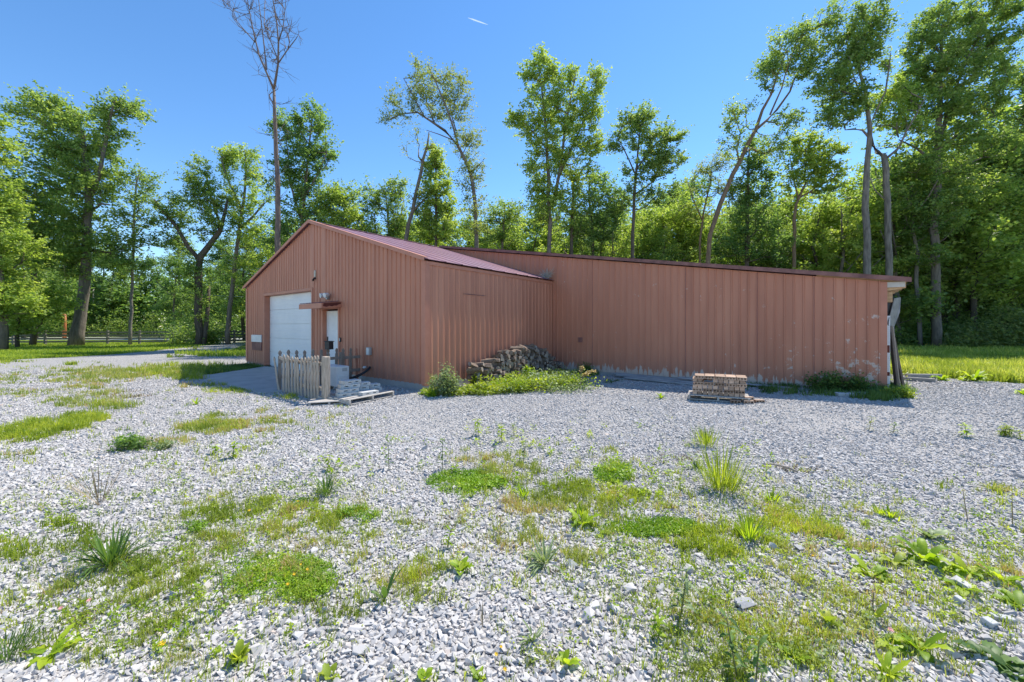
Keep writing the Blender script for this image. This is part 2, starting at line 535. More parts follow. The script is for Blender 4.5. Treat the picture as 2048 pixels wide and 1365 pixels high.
# far road beyond the fence
rb = MB()
rb.box(-260, 40, 47, 52.5, 0.0, 0.03)
ro = rb.build("road", plain('far_road', (0.42, 0.42, 0.43), 0.85))
tag(ro, kind='structure')

# ------------------------------------------------------------------ barn
W_G, LA, LB = 11.4, 5.57, 8.47
ZE, ZR, ZB = 3.11, 4.90, 2.50         # eave, ridge, low end of the long wall
ZBAS = 0.15
RIB = 0.19
def zg(x):      # garage gable roof underside at local x
    return ZR - (ZR - ZE) * abs(x + W_G / 2) / (W_G / 2)
def zb(x):      # rear block half-gable
    if x > -W_G / 2:
        return ZR + 0.03 - (ZR + 0.03 - ZB) * (x + W_G / 2) / (LB + W_G / 2)
    return ZR + 0.03 - (ZR - ZE) * abs(x + W_G / 2) / (W_G / 2)

barn = empty("barn", C0, TH)
tag(barn, "long reddish brown metal barn with a gabled garage wing and a low shed wall", "barn")

def ribbed(s0, s1, zbot, ztop, mapf, rh=0.021, wb=0.022, wt=0.011):
    """profiled sheet between s0 and s1; mapf(s, out, z)->local point"""
    ss = [(s0, 0.0)]
    k0 = math.ceil((s0 + 0.03) / RIB)
    k = k0
    while k * RIB < s1 - 0.03:
        c = k * RIB
        ss += [(c - wb, 0.0), (c - wt, rh), (c + wt, rh), (c + wb, 0.0)]
        k += 1
    ss.append((s1, 0.0))
    # break where the top profile bends
    mb = []
    f = []
    for s, o in ss:
        mb.append(mapf(s, o, zbot(s) if callable(zbot) else zbot))
        mb.append(mapf(s, o, ztop(s) if callable(ztop) else ztop))
    for i in range(len(ss) - 1):
        f.append((2 * i, 2 * i + 2, 2 * i + 3, 2 * i + 1))
    return mb, f

def ribbed_obj(name, segs, mat):
    m = MB()
    for s in segs:
        v, f = ribbed(*s)
        n = len(m.v)
        m.v += [tuple(q) for q in v]
        m.f += [tuple(n + i for i in q) for q in f]
    me = bpy.data.meshes.new(name)
    me.from_pydata(m.v, [], m.f); me.update()
    return link(name, me, mat, barn)

GD0, GD1, GDZ = -9.53, -5.65, 2.71      # garage opening
MD0, MD1, MDZ = -4.97, -3.95, 2.07      # man door opening
gmap = lambda s, o, z: (s, -o, z)
ribbed_obj("front_wall", [
    (-W_G, GD0, 0.0, zg, gmap), (GD0, -W_G / 2, GDZ, zg, gmap), (-W_G / 2, GD1, GDZ, zg, gmap),
    (GD1, MD0, ZBAS, zg, gmap), (MD0, MD1, MDZ, zg, gmap), (MD1, 0, ZBAS, zg, gmap)], M['siding'])
amap = lambda s, o, z: (o, s, z)
ribbed_obj("side_wall", [(0, LA, ZBAS, ZE, amap, 0.014, 0.036, 0.007)], M['siding'])
bmap = lambda s, o, z: (s, LA - o, z)
ribbed_obj("long_wall", [(0, LB, 0.1, zb, bmap), (-W_G / 2, 0, lambda s: zg(s) - 0.2, zb, bmap)], M['siding_b'])
# remaining outer walls
DEP = 15.0
bk = MB()
bk.quad((-W_G, 0, ZBAS), (-W_G, DEP, ZBAS), (-W_G, DEP, ZE), (-W_G, 0, ZE))
bk.quad((-W_G, DEP, 0), (LB, DEP, 0), (LB, DEP, zb(LB)), (-W_G / 2, DEP, ZR), (-W_G, DEP, ZE))
bk.quad((LB - 0.02, LA + 3.0, 0), (LB - 0.02, DEP, 0), (LB - 0.02, DEP, ZB), (LB - 0.02, LA + 3.0, ZB))
bk.build("back_wall", M['siding'], barn)
# foundation strips
fd = MB()
fd.box(GD1, -0.0, -0.008, 0.12, -0.2, ZBAS + 0.01)
fd.box(-0.12, 0.008, 0.12, LA, -0.2, ZBAS + 0.01)
fd.box(0.008, LB, LA + 0.004, LA + 0.12, -0.2, 0.11)
fd.build("foundation", M['concrete'], barn)

# sheet laps
for x in (1.52, 4.37, 6.08, 7.22):
    MB().prism([(x, LA - 0.0225, 0.13), (x + 0.012, LA - 0.0225, 0.13), (x + 0.012, LA - 0.0225, zb(x + 0.012) - 0.02), (x, LA - 0.0225, zb(x) - 0.02)], (0, 0.004, 0)).build('sheet_lap', M['fascia'], barn)
# trims
def trim_box(name, *b, mat='trim', bev=0.004):
    return MB().box(*b).build(name, M[mat], barn, bev)
trim_box("corner_trim", -0.11, 0.026, -0.026, 0.0, ZBAS - 0.02, ZE - 0.02)
trim_box("corner_trim", 0.0, 0.026, 0.0, 0.11, ZBAS - 0.02, ZE - 0.02)
trim_box("corner_trim", -W_G - 0.026, -W_G + 0.11, -0.026, 0.0, ZBAS - 0.02, ZE - 0.03)
trim_box("corner_trim", LB - 0.10, LB + 0.01, LA - 0.024, LA - 0.001, 0.12, ZB - 0.01)
trim_box("corner_trim", 0.028, 0.10, LA - 0.03, LA - 0.001, 0.15, ZE - 0.06)

# roofs of the garage wing, ribbed
def roof_slope(name, x0, z0, x1, z1, y0, y1, mat):
    """ribs run from (x0,z0) at the ridge down to (x1,z1); profile runs along y"""
    ux = Vector((x1 - x0, 0, z1 - z0)); L_ = ux.length
    nn = Vector((-(z1 - z0), 0, x1 - x0)).normalized()
    if nn.z < 0: nn = -nn
    ss = [(y0, 0)]
    R3 = RIB * 3
    k = math.ceil((y0 + 0.03) / R3)
    while k * R3 < y1 - 0.03:
        c = k * R3
        ss += [(c - 0.03, 0), (c - 0.016, 0.012), (c + 0.016, 0.012), (c + 0.03, 0)]
        k += 1
    ss.append((y1, 0))
    v, f = [], []
    n = len(ss)
    for t, off in ((0, 0.0), (1, 0.0), (1, -0.012), (0, -0.012)):
        for s, o in ss:
            p = Vector((x0, s, z0)) + ux * t + nn * (o + off)
            v.append(tuple(p))
    for a in range(4):
        b = (a + 1) % 4
        for i in range(n - 1):
            f.append((a * n + i, a * n + i + 1, b * n + i + 1, b * n + i))
    me = bpy.data.meshes.new(name); me.from_pydata(v, [], f); me.update()
    return link(name, me, mat, barn)
RT = 0.05
sl = (ZR - ZE) / (W_G / 2)
ov = 0.085
roof_slope("roof", -W_G / 2, ZR + RT, ov, ZE + RT - sl * ov, -0.10, LA - 0.001, M['roof'])
roof_slope("roof", -W_G / 2, ZR + RT, -W_G - ov, ZE + RT - sl * ov, -0.10, LA - 0.001, M['roof'])
# ridge cap and rake trims
rc = MB()
rc.prism([(-W_G / 2 - 0.16, -0.115, ZR + RT - 0.02), (-W_G / 2, -0.115, ZR + RT + 0.03), (-W_G / 2 + 0.16, -0.115, ZR + RT - 0.02), (-W_G / 2, -0.115, ZR + RT + 0.0)], (0, LA + 0.1, 0))
rc.build("ridge_cap", M['roof'], barn)
rk = MB()
for sx in (-1, 1):
    xa, xe = -W_G / 2, -W_G / 2 + sx * (W_G / 2 + ov)
    ze = ZE + RT - sl * ov
    rk.prism([(xa, -0.125, ZR + RT + 0.03), (xe, -0.125, ze + 0.03), (xe, -0.125, ze - 0.055), (xa, -0.125, ZR + RT - 0.055)], (0, 0.022, 0))
    rk.prism([(xa, -0.125, ZR + RT + 0.032), (xe, -0.125, ze + 0.032), (xe, -0.125, ze + 0.045), (xa, -0.125, ZR + RT + 0.045)], (0, 0.14, 0))
rk.build("rake_trim", M['trim'], barn)
ev = MB()
ev.prism([(0.0, 0.0, ZE + 0.0), (0.0, 0.0, ZE - 0.10), (0.03, 0.0, ZE - 0.10), (0.03, 0.0, ZE - 0.02)], (0, LA - 0.03, 0))
ev.build("eave_trim", M['trim'], barn)
# rear block roof
xr = LB + 0.36
slb = (ZR + 0.03 - ZB) / (LB + W_G / 2)
roof_slope("roof", -W_G / 2, ZR + 0.03 + 0.07, xr, ZB + 0.07 - slb * 0.36, LA - 0.10, DEP + 0.3, M['roof'])
roof_slope("roof", -W_G / 2, ZR + 0.10, -W_G - ov, ZE + 0.12 - sl * ov, LA - 0.10, DEP + 0.3, M['roof'])
fs = MB()
fs.prism([(-W_G / 2, LA - 0.125, ZR + 0.135), (xr + 0.01, LA - 0.125, ZB + 0.105 - slb * 0.36), (xr + 0.01, LA - 0.125, ZB + 0.02 - slb * 0.36), (-W_G / 2, LA - 0.125, ZR + 0.05)], (0, 0.03, 0))
fs.prism([(-W_G / 2, LA - 0.125, ZR + 0.137), (xr + 0.01, LA - 0.125, ZB + 0.107 - slb * 0.36), (xr + 0.01, LA - 0.125, ZB + 0.117 - slb * 0.36), (-W_G / 2, LA - 0.125, ZR + 0.147)], (0, 0.16, 0))
fs.build("fascia", M['fascia'], barn)
# exposed rafters at the low open end
rf = MB()
for i in range(16):
    y = LA + 0.02 + i * 0.6
    z1 = ZB - slb * 0.30
    rf.prism([(LB - 1.2, y, ZB + 0.04 + slb * 1.2), (LB + 0.3, y, ZB + 0.04 - slb * 0.3), (LB + 0.3, y, ZB - 0.10 - slb * 0.3), (LB + 0.02, y, ZB - 0.2), (LB - 1.2, y, ZB - 0.20)], (0, 0.045, 0))
rf.build("rafters", M['wood_raw'], barn)
hb = MB(); hb.box(LB - 0.06, LB + 0.1, LA + 0.075, LA + 9, ZB - 0.44, ZB - 0.22)
hb.build("header_beam", M['wood_raw'], barn)
pl = MB(); pl.box(LB + 0.0, LB + 0.285, LA - 0.02, LA + 0.015, ZB - 0.13, ZB - 0.02)
pl.build("end_board", M['wood_pale'], barn)
for i in range(3):
    MB().box(LB - 0.1, LB + 0.04, LA + 2.9 + i * 2.8, LA + 3.04 + i * 2.8, -0.1, ZB - 0.45).build("post", M['wood_grey'], barn)

# roll-up door
gd = MB()
RECG = 0.17
nsec = 5
for i in range(nsec):
    h = (GDZ - 0.05) / nsec
    gd.box(GD0 + 0.04, GD1 - 0.04, RECG, RECG + 0.05, 0.04 + i * h + 0.006, 0.04 + (i + 1) * h - 0.006)
    for r in range(1, 4):
        gd.box(GD0 + 0.05, GD1 - 0.05, RECG - 0.004, RECG, 0.04 + i * h + h * r / 4 - 0.03, 0.04 + i * h + h * r / 4 + 0.03)
gd.box(GD0 + 0.03, GD1 - 0.03, RECG + 0.03, RECG + 0.06, 0.0, GDZ)
gd.build("garage_door", M['white'], barn, 0.002)
gt = MB()
gt.box(GD0 - 0.06, GD0 + 0.03, -0.028, 0.24, 0.04, GDZ - 0.0)
gt.box(GD1 - 0.03, GD1 + 0.06, -0.028, 0.24, 0.04, GDZ - 0.0)
gt.box(GD0 - 0.06, GD1 + 0.06, -0.03, 0.24, GDZ - 0.0, GDZ + 0.09)
gt.build("door_frame", M['trim'], barn, 0.003)

# entry door, panelled
dr = MB()
RD = 0.1
dr.box(MD0 + 0.06, MD1 - 0.05, RD, RD + 0.05, 0.05, MDZ - 0.05)
ed = dr.build("entry_door", M['white'], barn, 0.002)
pn = MB()
cx = (MD0 + MD1) / 2
for sx in (-1, 1):
    xa = cx + sx * 0.19
    for z0, z1 in ((0.2, 0.72), (0.86, 1.42), (1.55, 1.88)):
        for q in ((xa - 0.14, xa + 0.14, z0, z0 + 0.018), (xa - 0.14, xa + 0.14, z1 - 0.018, z1), (xa - 0.14, xa - 0.122, z0, z1), (xa + 0.122, xa + 0.14, z0, z1)):
            pn.box(q[0], q[1], RD - 0.006, RD + 0.0, q[2], q[3])
pn.build("panel_moulding", M['white'], ed)
hd = MB()
hd.tube([(MD0 + 0.13, RD - 0.07, 1.0), (MD0 + 0.13, RD - 0.001, 1.0)], 0.012, 8)
hd.tube([(MD0 + 0.12, RD - 0.07, 1.0), (MD0 + 0.23, RD - 0.075, 0.99)], 0.012, 8)
hd.box(MD0 + 0.10, MD0 + 0.16, RD - 0.014, RD - 0.002, 0.9, 1.22)
hd.build("handle", M['dark'], ed)
mt = MB()
mt.box(MD0 - 0.05, MD0 + 0.05, -0.03, 0.17, 0.04, MDZ)
mt.box(MD1 - 0.04, MD1 + 0.05, -0.03, 0.17, 0.04, MDZ)
mt.box(MD0 - 0.05, MD1 + 0.05, -0.032, 0.17, MDZ - 0.0, MDZ + 0.06)
mt.box(MD0, MD1, -0.03, 0.17, 0.02, 0.05)
mt.build("door_frame", M['trim'], barn, 0.003)

# little awning
AW0, AW1, AWP = -5.2, -3.78, 0.62
aw = MB()
aw.prism([(AW0, -0.018, 2.11), (AW0, -AWP, 2.06), (AW0, -AWP, 2.21), (AW0, -0.018, 2.28)], (AW1 - AW0, 0, 0))
awo = aw.build("awning", M['trim'], barn, 0.004)
ru = MB()
ring = [(-0.03, 2.255), (-0.15, 2.25), (-0.3, 2.235), (-0.56, 2.205), (-0.585, 2.12), (-0.47, 2.10), (-0.40, 2.135), (-0.31, 2.12), (-0.25, 2.15), (-0.17, 2.15), (-0.11, 2.19), (-0.05, 2.2)]
ru.prism([(AW1 + 0.0005, y, z) for y, z in ring], (0.003, 0, 0))
ru.build("rust_patch", M['rust'], awo)
rs = MB()
for k in range(7):
    x = AW0 + 0.1 + k * RIB
    rs.prism([(x, -0.02, 2.285), (x, -AWP - 0.02, 2.215), (x, -AWP - 0.02, 2.235), (x, -0.02, 2.305)], (0.03, 0, 0))
rs.build("awning_ribs", M['roof'], awo)
# twin flood light above it
fl = MB()
fx = -4.55
fl.tube([(fx, -0.018, 2.42), (fx, -0.09, 2.42)], 0.055, 12)
flo = fl.build("flood_light", M['grey_metal'], barn)
for sx in (-1, 1):
    h = MB()
    h.tube([(fx + sx * 0.03, -0.08, 2.43), (fx + sx * 0.1, -0.11, 2.49)], 0.018, 8)
    h.tube([(fx + sx * 0.10, -0.06, 2.50), (fx + sx * 0.115, -0.12, 2.50), (fx + sx * 0.13, -0.22, 2.48)], [0.035, 0.06, 0.075], 12)
    h.build("lamp_head", M['white2'], flo, smooth=False)
# old bracket lamp high on the gable
ob = MB()
ob.prism([(-5.44, -0.019, 3.12), (-5.36, -0.019, 3.12), (-5.35, -0.019, 3.30), (-5.38, -0.019, 3.34), (-5.43, -0.019, 3.33), (-5.45, -0.019, 3.28)], (0, -0.03, 0))
obo = ob.build("wall_cap", M['beige'], barn, 0.004)
ob = MB()
ob.tube([(-5.40, -0.019, 3.08), (-5.40, -0.07, 3.07), (-5.40, -0.1, 3.02), (-5.40, -0.1, 2.99)], [0.035, 0.03, 0.04, 0.045], 10)
ob.build("lamp_socket", M['dark'], obo)
# keypad, meter box, cables, service panel
kp = MB(); kp.box(-3.87, -3.79, -0.055, -0.018, 1.08, 1.21); kp.build("keypad", M['black'], barn, 0.006)
kb = MB(); kb.box(-3.862, -3.83, -0.06, -0.056, 1.11, 1.19); kb.build("keypad_cover", M['white2'], barn)
eb = MB(); eb.box(-2.36, -2.21, -0.10, -0.018, 0.76, 0.97); ebo = eb.build("electric_box", M['grey_metal'], barn, 0.006)
eb = MB(); eb.box(-2.345, -2.225, -0.106, -0.1015, 0.78, 0.95); eb.build("cover_plate", M['white2'], ebo, 0.002)
cb = MB()
cb.tube([(-2.28, -0.06, 0.77), (-2.27, -0.06, 0.6), (-2.25, -0.07, 0.42), (-2.24, -0.07, 0.33)], 0.012, 6)
cb.build("conduit", M['trim'], ebo)
def sag(a, b, d, n=14):
    a, b = Vector(a), Vector(b)
    return [a.lerp(b, i / n) - Vector((0, 0, d * 4 * (i / n) * (1 - i / n))) for i in range(n + 1)]
cb = MB()
cb.tube(sag((-2.24, -0.05, 0.45), (-2.35, -0.95, 0.36), 0.22), 0.022, 6)
cb.tube(sag((-2.20, -0.05, 0.43), (-2.30, -0.95, 0.28), 0.16), 0.018, 6)
cb.tube(sag((-2.28, -0.05, 0.40), (-2.35, -0.97, 0.22), 0.10), 0.014, 6)
cb.build("refrigerant_line", M['black'], barn, smooth=True)
vp = MB(); vp.tube([(-2.47, -0.018, 0.42), (-2.47, -0.09, 0.42), (-2.47, -0.11, 0.40)], [0.03, 0.035, 0.03], 10)
vp.build("vent_cap", M['white2'], barn, smooth=True)
wp = MB(); wp.box(-10.72, -9.72, -0.06, -0.018, 0.93, 1.21); wpo = wp.build("service_panel", M['white2'], barn, 0.006)
wp = MB()
for k in range(9):
    wp.box(-10.70 + k * 0.11, -10.63 + k * 0.11, -0.045, -0.018, 0.60, 0.925)
wp.build("louvre_strip", M['fascia'], wpo)

# patched window outline on the side wall and a small vent on the long wall
pt = MB()
pt.box(0.018, 0.024, 1.25, 2.1, 2.38, 2.40)
pt.build("patch_seam", M['fascia'], barn)
sv = MB(); sv.box(1.02, 1.17, LA - 0.05, LA - 0.018, 1.02, 1.18); sv.build("wall_vent", M['fascia'], barn, 0.01)

# nest of twigs in the roof corner
nb = MB()
for k in range(110):
    a = random.uniform(0, 6.28); r = random.uniform(0, 0.18)
    p = Vector((-0.12 + math.cos(a) * r, LA - 0.16 - abs(math.sin(a)) * r * 0.8, ZE + 0.10 + random.uniform(0, 0.1)))
    d = Vector((random.uniform(-1, 1), random.uniform(-1, 1), random.uniform(-0.1, 1.3))) * random.uniform(0.08, 0.24)
    nb.tube([p - d * 0.3, p + d], [0.007, 0.004], 3)
no = nb.build("bird_nest", plain('pale_twigs', (0.50, 0.46, 0.40), 0.9))
no.location = C0; no.rotation_euler = (0, 0, TH)
tag(no, "ragged twig nest in the corner where garage roof meets the long wall", "nest")
# ------------------------------------------------------------------ objects round the barn
def PL(px, py, yl):
    """photo pixel onto the barn-local plane y=yl -> (x, z)"""
    a = (px - CX) / F
    # point = C0 + MX*x + VY*yl ; X/Y = a
    x = (a * (C0.y + VY.y * yl) - (C0.x + VY.x * yl)) / (MX.x - a * MX.y)
    Y = C0.y + MX.y * x + VY.y * yl
    return x, CAMH + (HY - py) / F * Y

def picket_mb(h, w=0.062, t=0.02):
    r = [(-w / 2, 0), (w / 2, 0), (w / 2, h - 0.15), (w * 0.28, h - 0.125), (w * 0.55, h - 0.075), (w * 0.40, h - 0.035), (0, h), (-w * 0.40, h - 0.035), (-w * 0.55, h - 0.075), (-w * 0.28, h - 0.125), (-w / 2, h - 0.15)]
    return MB().prism([(x, 0, z) for x, z in r], (0, t, 0))

# front picket panel
f1 = empty("picket_fence", L(0, -2.17), TH)
tag(f1, "sagging weathered picket fence panel ending in a thick post, in front of the white unit", "fence")
tops = [(567.6, 709), (573.5, 710), (579, 712), (585, 713), (591, 714.5), (597.5, 715), (603.2, 715), (611, 714.5), (617.7, 714), (624, 713), (630.5, 711.5), (637, 710.5)]
for i, (px, py) in enumerate(tops):
    x, z = PL(px, py, -2.17)
    p = picket_mb(max(0.7, z - 0.02), 0.086 + random.uniform(-0.006, 0.006)).build("picket", M['wood_grey'], f1, 0.003)
    p.location = (x, -0.02, 0.02); p.rotation_euler = (random.uniform(-0.02, 0.02), random.uniform(-0.045, 0.03), random.uniform(-0.05, 0.05))
x, z = PL(549, 711, -2.17)
p = picket_mb(0.84, 0.075).build("picket", M['wood_grey'], f1, 0.003)
p.location = (x + 0.30, -0.03, 0.02); p.rotation_euler = (0, -0.33, 0)
for zz, x0, x1 in ((0.74, -2.68, -0.5), (0.22, -1.75, -0.5)):
    r = MB()
    n = 8
    pts = [(x0 + (x1 - x0) * i / n, 0.025, zz - (0.035 * math.sin(math.pi * i / n) if zz > 0.5 else 0) + (0.03 if zz > .5 and i == 0 else 0)) for i in range(n + 1)]
    for a, b in zip(pts, pts[1:]):
        r.prism([(a[0], 0.002, a[2]), (b[0], 0.002, b[2]), (b[0], 0.002, b[2] + 0.07), (a[0], 0.002, a[2] + 0.07)], (0, 0.036, 0))
    r.build("rail", M['wood_grey'], f1)
pb = MB(); pb.box(-0.53, -0.39, -0.05, 0.07, -0.1, 0.93); pb.build("post", M['wood_grey'], f1, 0.012)
# side picket panel
f2 = empty("picket_fence", L(-2.78, 0), TH)
tag(f2, "shaded picket fence panel running from the barn wall beside the white entry door", "fence")
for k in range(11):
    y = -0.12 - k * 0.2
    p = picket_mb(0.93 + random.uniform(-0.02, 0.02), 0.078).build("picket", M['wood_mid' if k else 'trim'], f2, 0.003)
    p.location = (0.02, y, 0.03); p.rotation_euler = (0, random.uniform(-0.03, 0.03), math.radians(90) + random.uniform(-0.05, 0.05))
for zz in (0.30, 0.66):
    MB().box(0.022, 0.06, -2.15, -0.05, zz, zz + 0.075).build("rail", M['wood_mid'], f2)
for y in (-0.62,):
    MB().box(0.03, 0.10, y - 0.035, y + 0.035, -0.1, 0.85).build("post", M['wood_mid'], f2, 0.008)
# black box lantern on top of the side panel
x, z = PL(663, 698, -1.2)
bx = MB(); bx.box(-0.085, 0.085, -0.07, 0.07, 0, 0.2); bx.prism([(-0.1, -0.085, 0.2), (0.1, -0.085, 0.2), (0.1, 0.085, 0.2), (-0.1, 0.085, 0.2)], (0, 0, 0.02))
bo = bx.build("letter_box", M['black'], None, 0.005)
bo.location = L(-2.70, -0.95, 0.94); bo.rotation_euler = (0, 0, TH + 0.2)
tag(bo, "small black box perched on top of the shaded picket fence by the entry door", "box")

# outdoor unit of the heat pump
ac = empty("outdoor_unit", L(-2.02, -1.12, 0.035), TH + 0.0)
tag(ac, "white outdoor air conditioning unit standing behind the picket fence post", "air conditioner")
AX = math.radians(0)
am = MB(); am.box(-0.42, 0.33, -0.16, 0.16, 0.05, 0.54); am.build("casing", M['white2'], ac, 0.012)
gl = MB()
for k in range(9):
    gl.box(0.05 - 0.42, 0.02, -0.166, -0.161, 0.10 + k * 0.05, 0.112 + k * 0.05)
gl.build("grille", M['grey_metal'], ac)
for sx in (-0.32, 0.24):
    MB().box(sx - 0.03, sx + 0.03, -0.18, 0.18, 0, 0.05).build("foot", M['grey_metal'], ac)
sc_ = MB(); sc_.box(0.331, 0.345, -0.10, 0.08, 0.12, 0.32); sc_.build("valve_cover", M['white2'], ac, 0.004)
bd = MB(); bd.box(-0.15, 0.0, -0.165, -0.161, 0.48, 0.51); bd.build("badge", M['dark'], ac)
sp = MB(); sp.box(0.332, 0.336, -0.02, 0.1, 0.42, 0.5); sp.build("label_plate", M['grey_metal'], ac)

def holed_box(w, d, h, holes, depth=0.04):
    """box centred in x,y on z=0 with rectangular recesses in its front (-y) face"""
    xs = sorted({-w / 2, w / 2, *[a for r in holes for a in r[:2]]})
    zs = sorted({0, h, *[a for r in holes for a in r[2:]]})
    m = MB(); y = -d / 2
    inh = lambda x, z: any(r[0] < x < r[1] and r[2] < z < r[3] for r in holes)
    for a, b in zip(xs, xs[1:]):
        for c, e in zip(zs, zs[1:]):
            if not inh((a + b) / 2, (c + e) / 2):
                m.quad((a, y, c), (b, y, c), (b, y, e), (a, y, e))
    for a, b, c, e in holes:
        y2 = y + depth
        m.quad((a, y2, c), (b, y2, c), (b, y2, e), (a, y2, e))
        m.quad((a, y, c), (b, y, c), (b, y2, c), (a, y2, c)); m.quad((a, y2, e), (b, y2, e), (b, y, e), (a, y, e))
        m.quad((a, y, c), (a, y2, c), (a, y2, e), (a, y, e)); m.quad((b, y2, c), (b, y, c), (b, y, e), (b, y2, e))
    m.quad((-w / 2, -y, 0), (w / 2, -y, 0), (w / 2, -y, h), (-w / 2, -y, h))
    m.quad((-w / 2, y, 0), (-w / 2, -y, 0), (-w / 2, -y, h), (-w / 2, y, h)); m.quad((w / 2, y, 0), (w / 2, -y, 0), (w / 2, -y, h), (w / 2, y, h))
    m.quad((-w / 2, y, h), (w / 2, y, h), (w / 2, -y, h), (-w / 2, -y, h)); m.quad((-w / 2, y, 0), (w / 2, y, 0), (w / 2, -y, 0), (-w / 2, -y, 0))
    return m

def pallet(loc, rz, w, d, label, rx=0.0, h=0.11):
    p = empty("pallet", loc, rz)
    p.rotation_euler = (rx, 0, rz)
    tag(p, label, "pallet")
    n = max(5, int(d / 0.14))
    for i in range(n):
        y = -d / 2 + 0.05 + (d - 0.1) * i / (n - 1)
        MB().box(-w / 2, w / 2, y - 0.045, y + 0.045, h - 0.018, h).build("deck_board", M['pallet'], p, 0.003)
    for x in (-w / 2 + 0.03, 0, w / 2 - 0.03):
        MB().box(x - 0.02, x + 0.02, -d / 2, d / 2, 0.018, h - 0.0185).build("stringer", M['pallet'], p, 0.003)
    for y in (-d / 2 + 0.05, 0, d / 2 - 0.05):
        MB().box(-w / 2, w / 2, y - 0.045, y + 0.045, 0, 0.0175).build("bottom_board", M['pallet'], p, 0.003)
    return p
pal1 = pallet((-3.28, 8.50, 0.01), math.radians(61.4), 1.2, 0.95, "grey pallet carrying cinder blocks beside the fence post")
pal3 = pallet((-3.62, 7.98, 0.01), math.radians(20), 0.75, 0.42, "small broken pallet scrap between the fence post and the block pallet", h=0.07)

bmesh_block = holed_box(0.39, 0.2, 0.075, [(-0.12, -0.04, 0.030, 0.048), (0.05, 0.13, 0.030, 0.048)], 0.15).build("cinder_block", M['block'], None)
bmesh_block.data.update()
rp = math.radians(61.4)
def on_pallet(a, b, z):      # a along the long edge, b towards the wall-left
    return Vector((-3.28 + math.cos(rp) * a - math.sin(rp) * b, 8.50 + math.sin(rp) * a + math.cos(rp) * b, z))
blocks = [(-0.30, -0.05, 0, 0.12, "bottom block at the left end of the block pile on the pallet"),
          (-0.26, -0.02, 1, 0.2, "second-layer block at the left of the block pile"),
          (0.07, 0.05, 1, 0.0, "second-layer block in the middle of the block pile"),
          (-0.19, 0.03, 2, 0.1, "third-layer block under the topmost cinder block"),
          (-0.14, 0.05, 3, 0.42, "topmost cinder block of the pile, set askew"),
          (0.12, 0.06, 2, -0.05, "third-layer block to the right of the pile's peak"),
          (0.10, -0.03, 0, 0.0, "bottom block in the middle of the block pile"),
          (0.02, -0.30, 0, 0.35, "low single block lying in front of the block pile"),
          (0.44, 0.05, 0, -0.1, "bottom block at the right end of the block pile"),
          (0.42, 0.09, 1, 0.15, "upper block at the right end of the block pile")]
for i, (a, b, l, r, lab) in enumerate(blocks):
    o = bmesh_block if i == 0 else bmesh_block.copy()
    if i: col.objects.link(o)
    o.location = on_pallet(a, b, 0.112 + l * 0.0765)
    o.rotation_euler = (0, 0, rp - 0.45 + r)
    tag(o, lab, "cinder block", "cinder blocks piled on the pallet")

# ---- bricks on a pallet
BR = math.radians(-26)
BC = Vector((4.26, 8.30, 0)); BC.z = float(hgt(BC.x, BC.y)) + 0.01
pal2 = pallet(BC, BR, 1.12, 0.62, "low pallet under the stack of cored bricks", h=0.10)
bm_ = rough_mat("brick_clay", (0.40, 0.275, 0.195), (0.55, 0.415, 0.32), 7, 0.9, 0.001, 80)
nt = bm_.node_tree
oi = nt.nodes.new("ShaderNodeObjectInfo")
bs = nt.nodes["Principled BSDF"]
src = bs.inputs['Base Color'].links[0].from_socket
rr = ramp(nt, [(0, (0.55, 0.52, 0.5)), (0.5, (0.95, 0.92, 0.9)), (1, (1.3, 1.27, 1.25))], oi.outputs['Random'])
nt.links.new(mixc(nt, 1.0, src, rr.outputs[0], 'MULTIPLY'), bs.inputs['Base Color'])
bw, bdp, bh = 0.19, 0.092, 0.066
proto_b = holed_box(bw - 0.012, bdp - 0.010, bh - 0.004, [(-0.073, -0.037, 0.016, 0.046), (-0.018, 0.018, 0.016, 0.046), (0.037, 0.073, 0.016, 0.046)], 0.06).build("brick", bm_, None)
first = [True]
def brick(x, y, z, rz=0.0, ry=0.0, lab=None):
    o = proto_b if first[0] else proto_b.copy()
    if not first[0]: col.objects.link(o)
    first[0] = False
    p = Matrix.Rotation(BR, 3, 'Z') @ Vector((x, y, 0))
    o.location = BC + p + Vector((0, 0, z))
    o.rotation_euler = (0, ry, BR + rz)
    tag(o, lab or "cored clay brick in the stack on the low pallet", "brick", "cored bricks stacked on the low pallet")
courses = ['h', 's', 'h', 's', 'h', 's']
# stretcher courses show their cored faces, header courses their ends
Wst, Dst = 0.95, 0.46
for c, kind in enumerate(courses):
    z = 0.102 + c * bh
    top = c >= 4
    if kind == 's':
        x0 = -Wst / 2 + (0.0 if c != 3 else 0.03)
        for i in range(5):
            for j in range(5):
                if not (top or j == 0 or i == 4 or i == 0): continue
                if c == 6 and i == 0 and j == 0: pass
                x = x0 + (i + 0.5) * bw + (0.04 if c == 5 else 0)
                if c == 5 and i == 0 and j > 3: continue
                brick(x + random.uniform(-0.004, 0.004), -Dst / 2 + (j + 0.5) * bdp + random.uniform(-0.016, 0.012), z, random.uniform(-0.04, 0.04))
    else:
        for i in range(10):
            for j in range(2):
                if not (top or j == 0 or i >= 9 or i == 0): continue
                if c == 4 and i in (2, 3) and j == 0: continue
                x = -Wst / 2 + (i + 0.5) * 0.095
                brick(x, -Dst / 2 + bw / 2 + j * (bw + 0.08) + random.uniform(-0.008, 0.004), z, math.radians(90) + random.uniform(-0.02, 0.02))
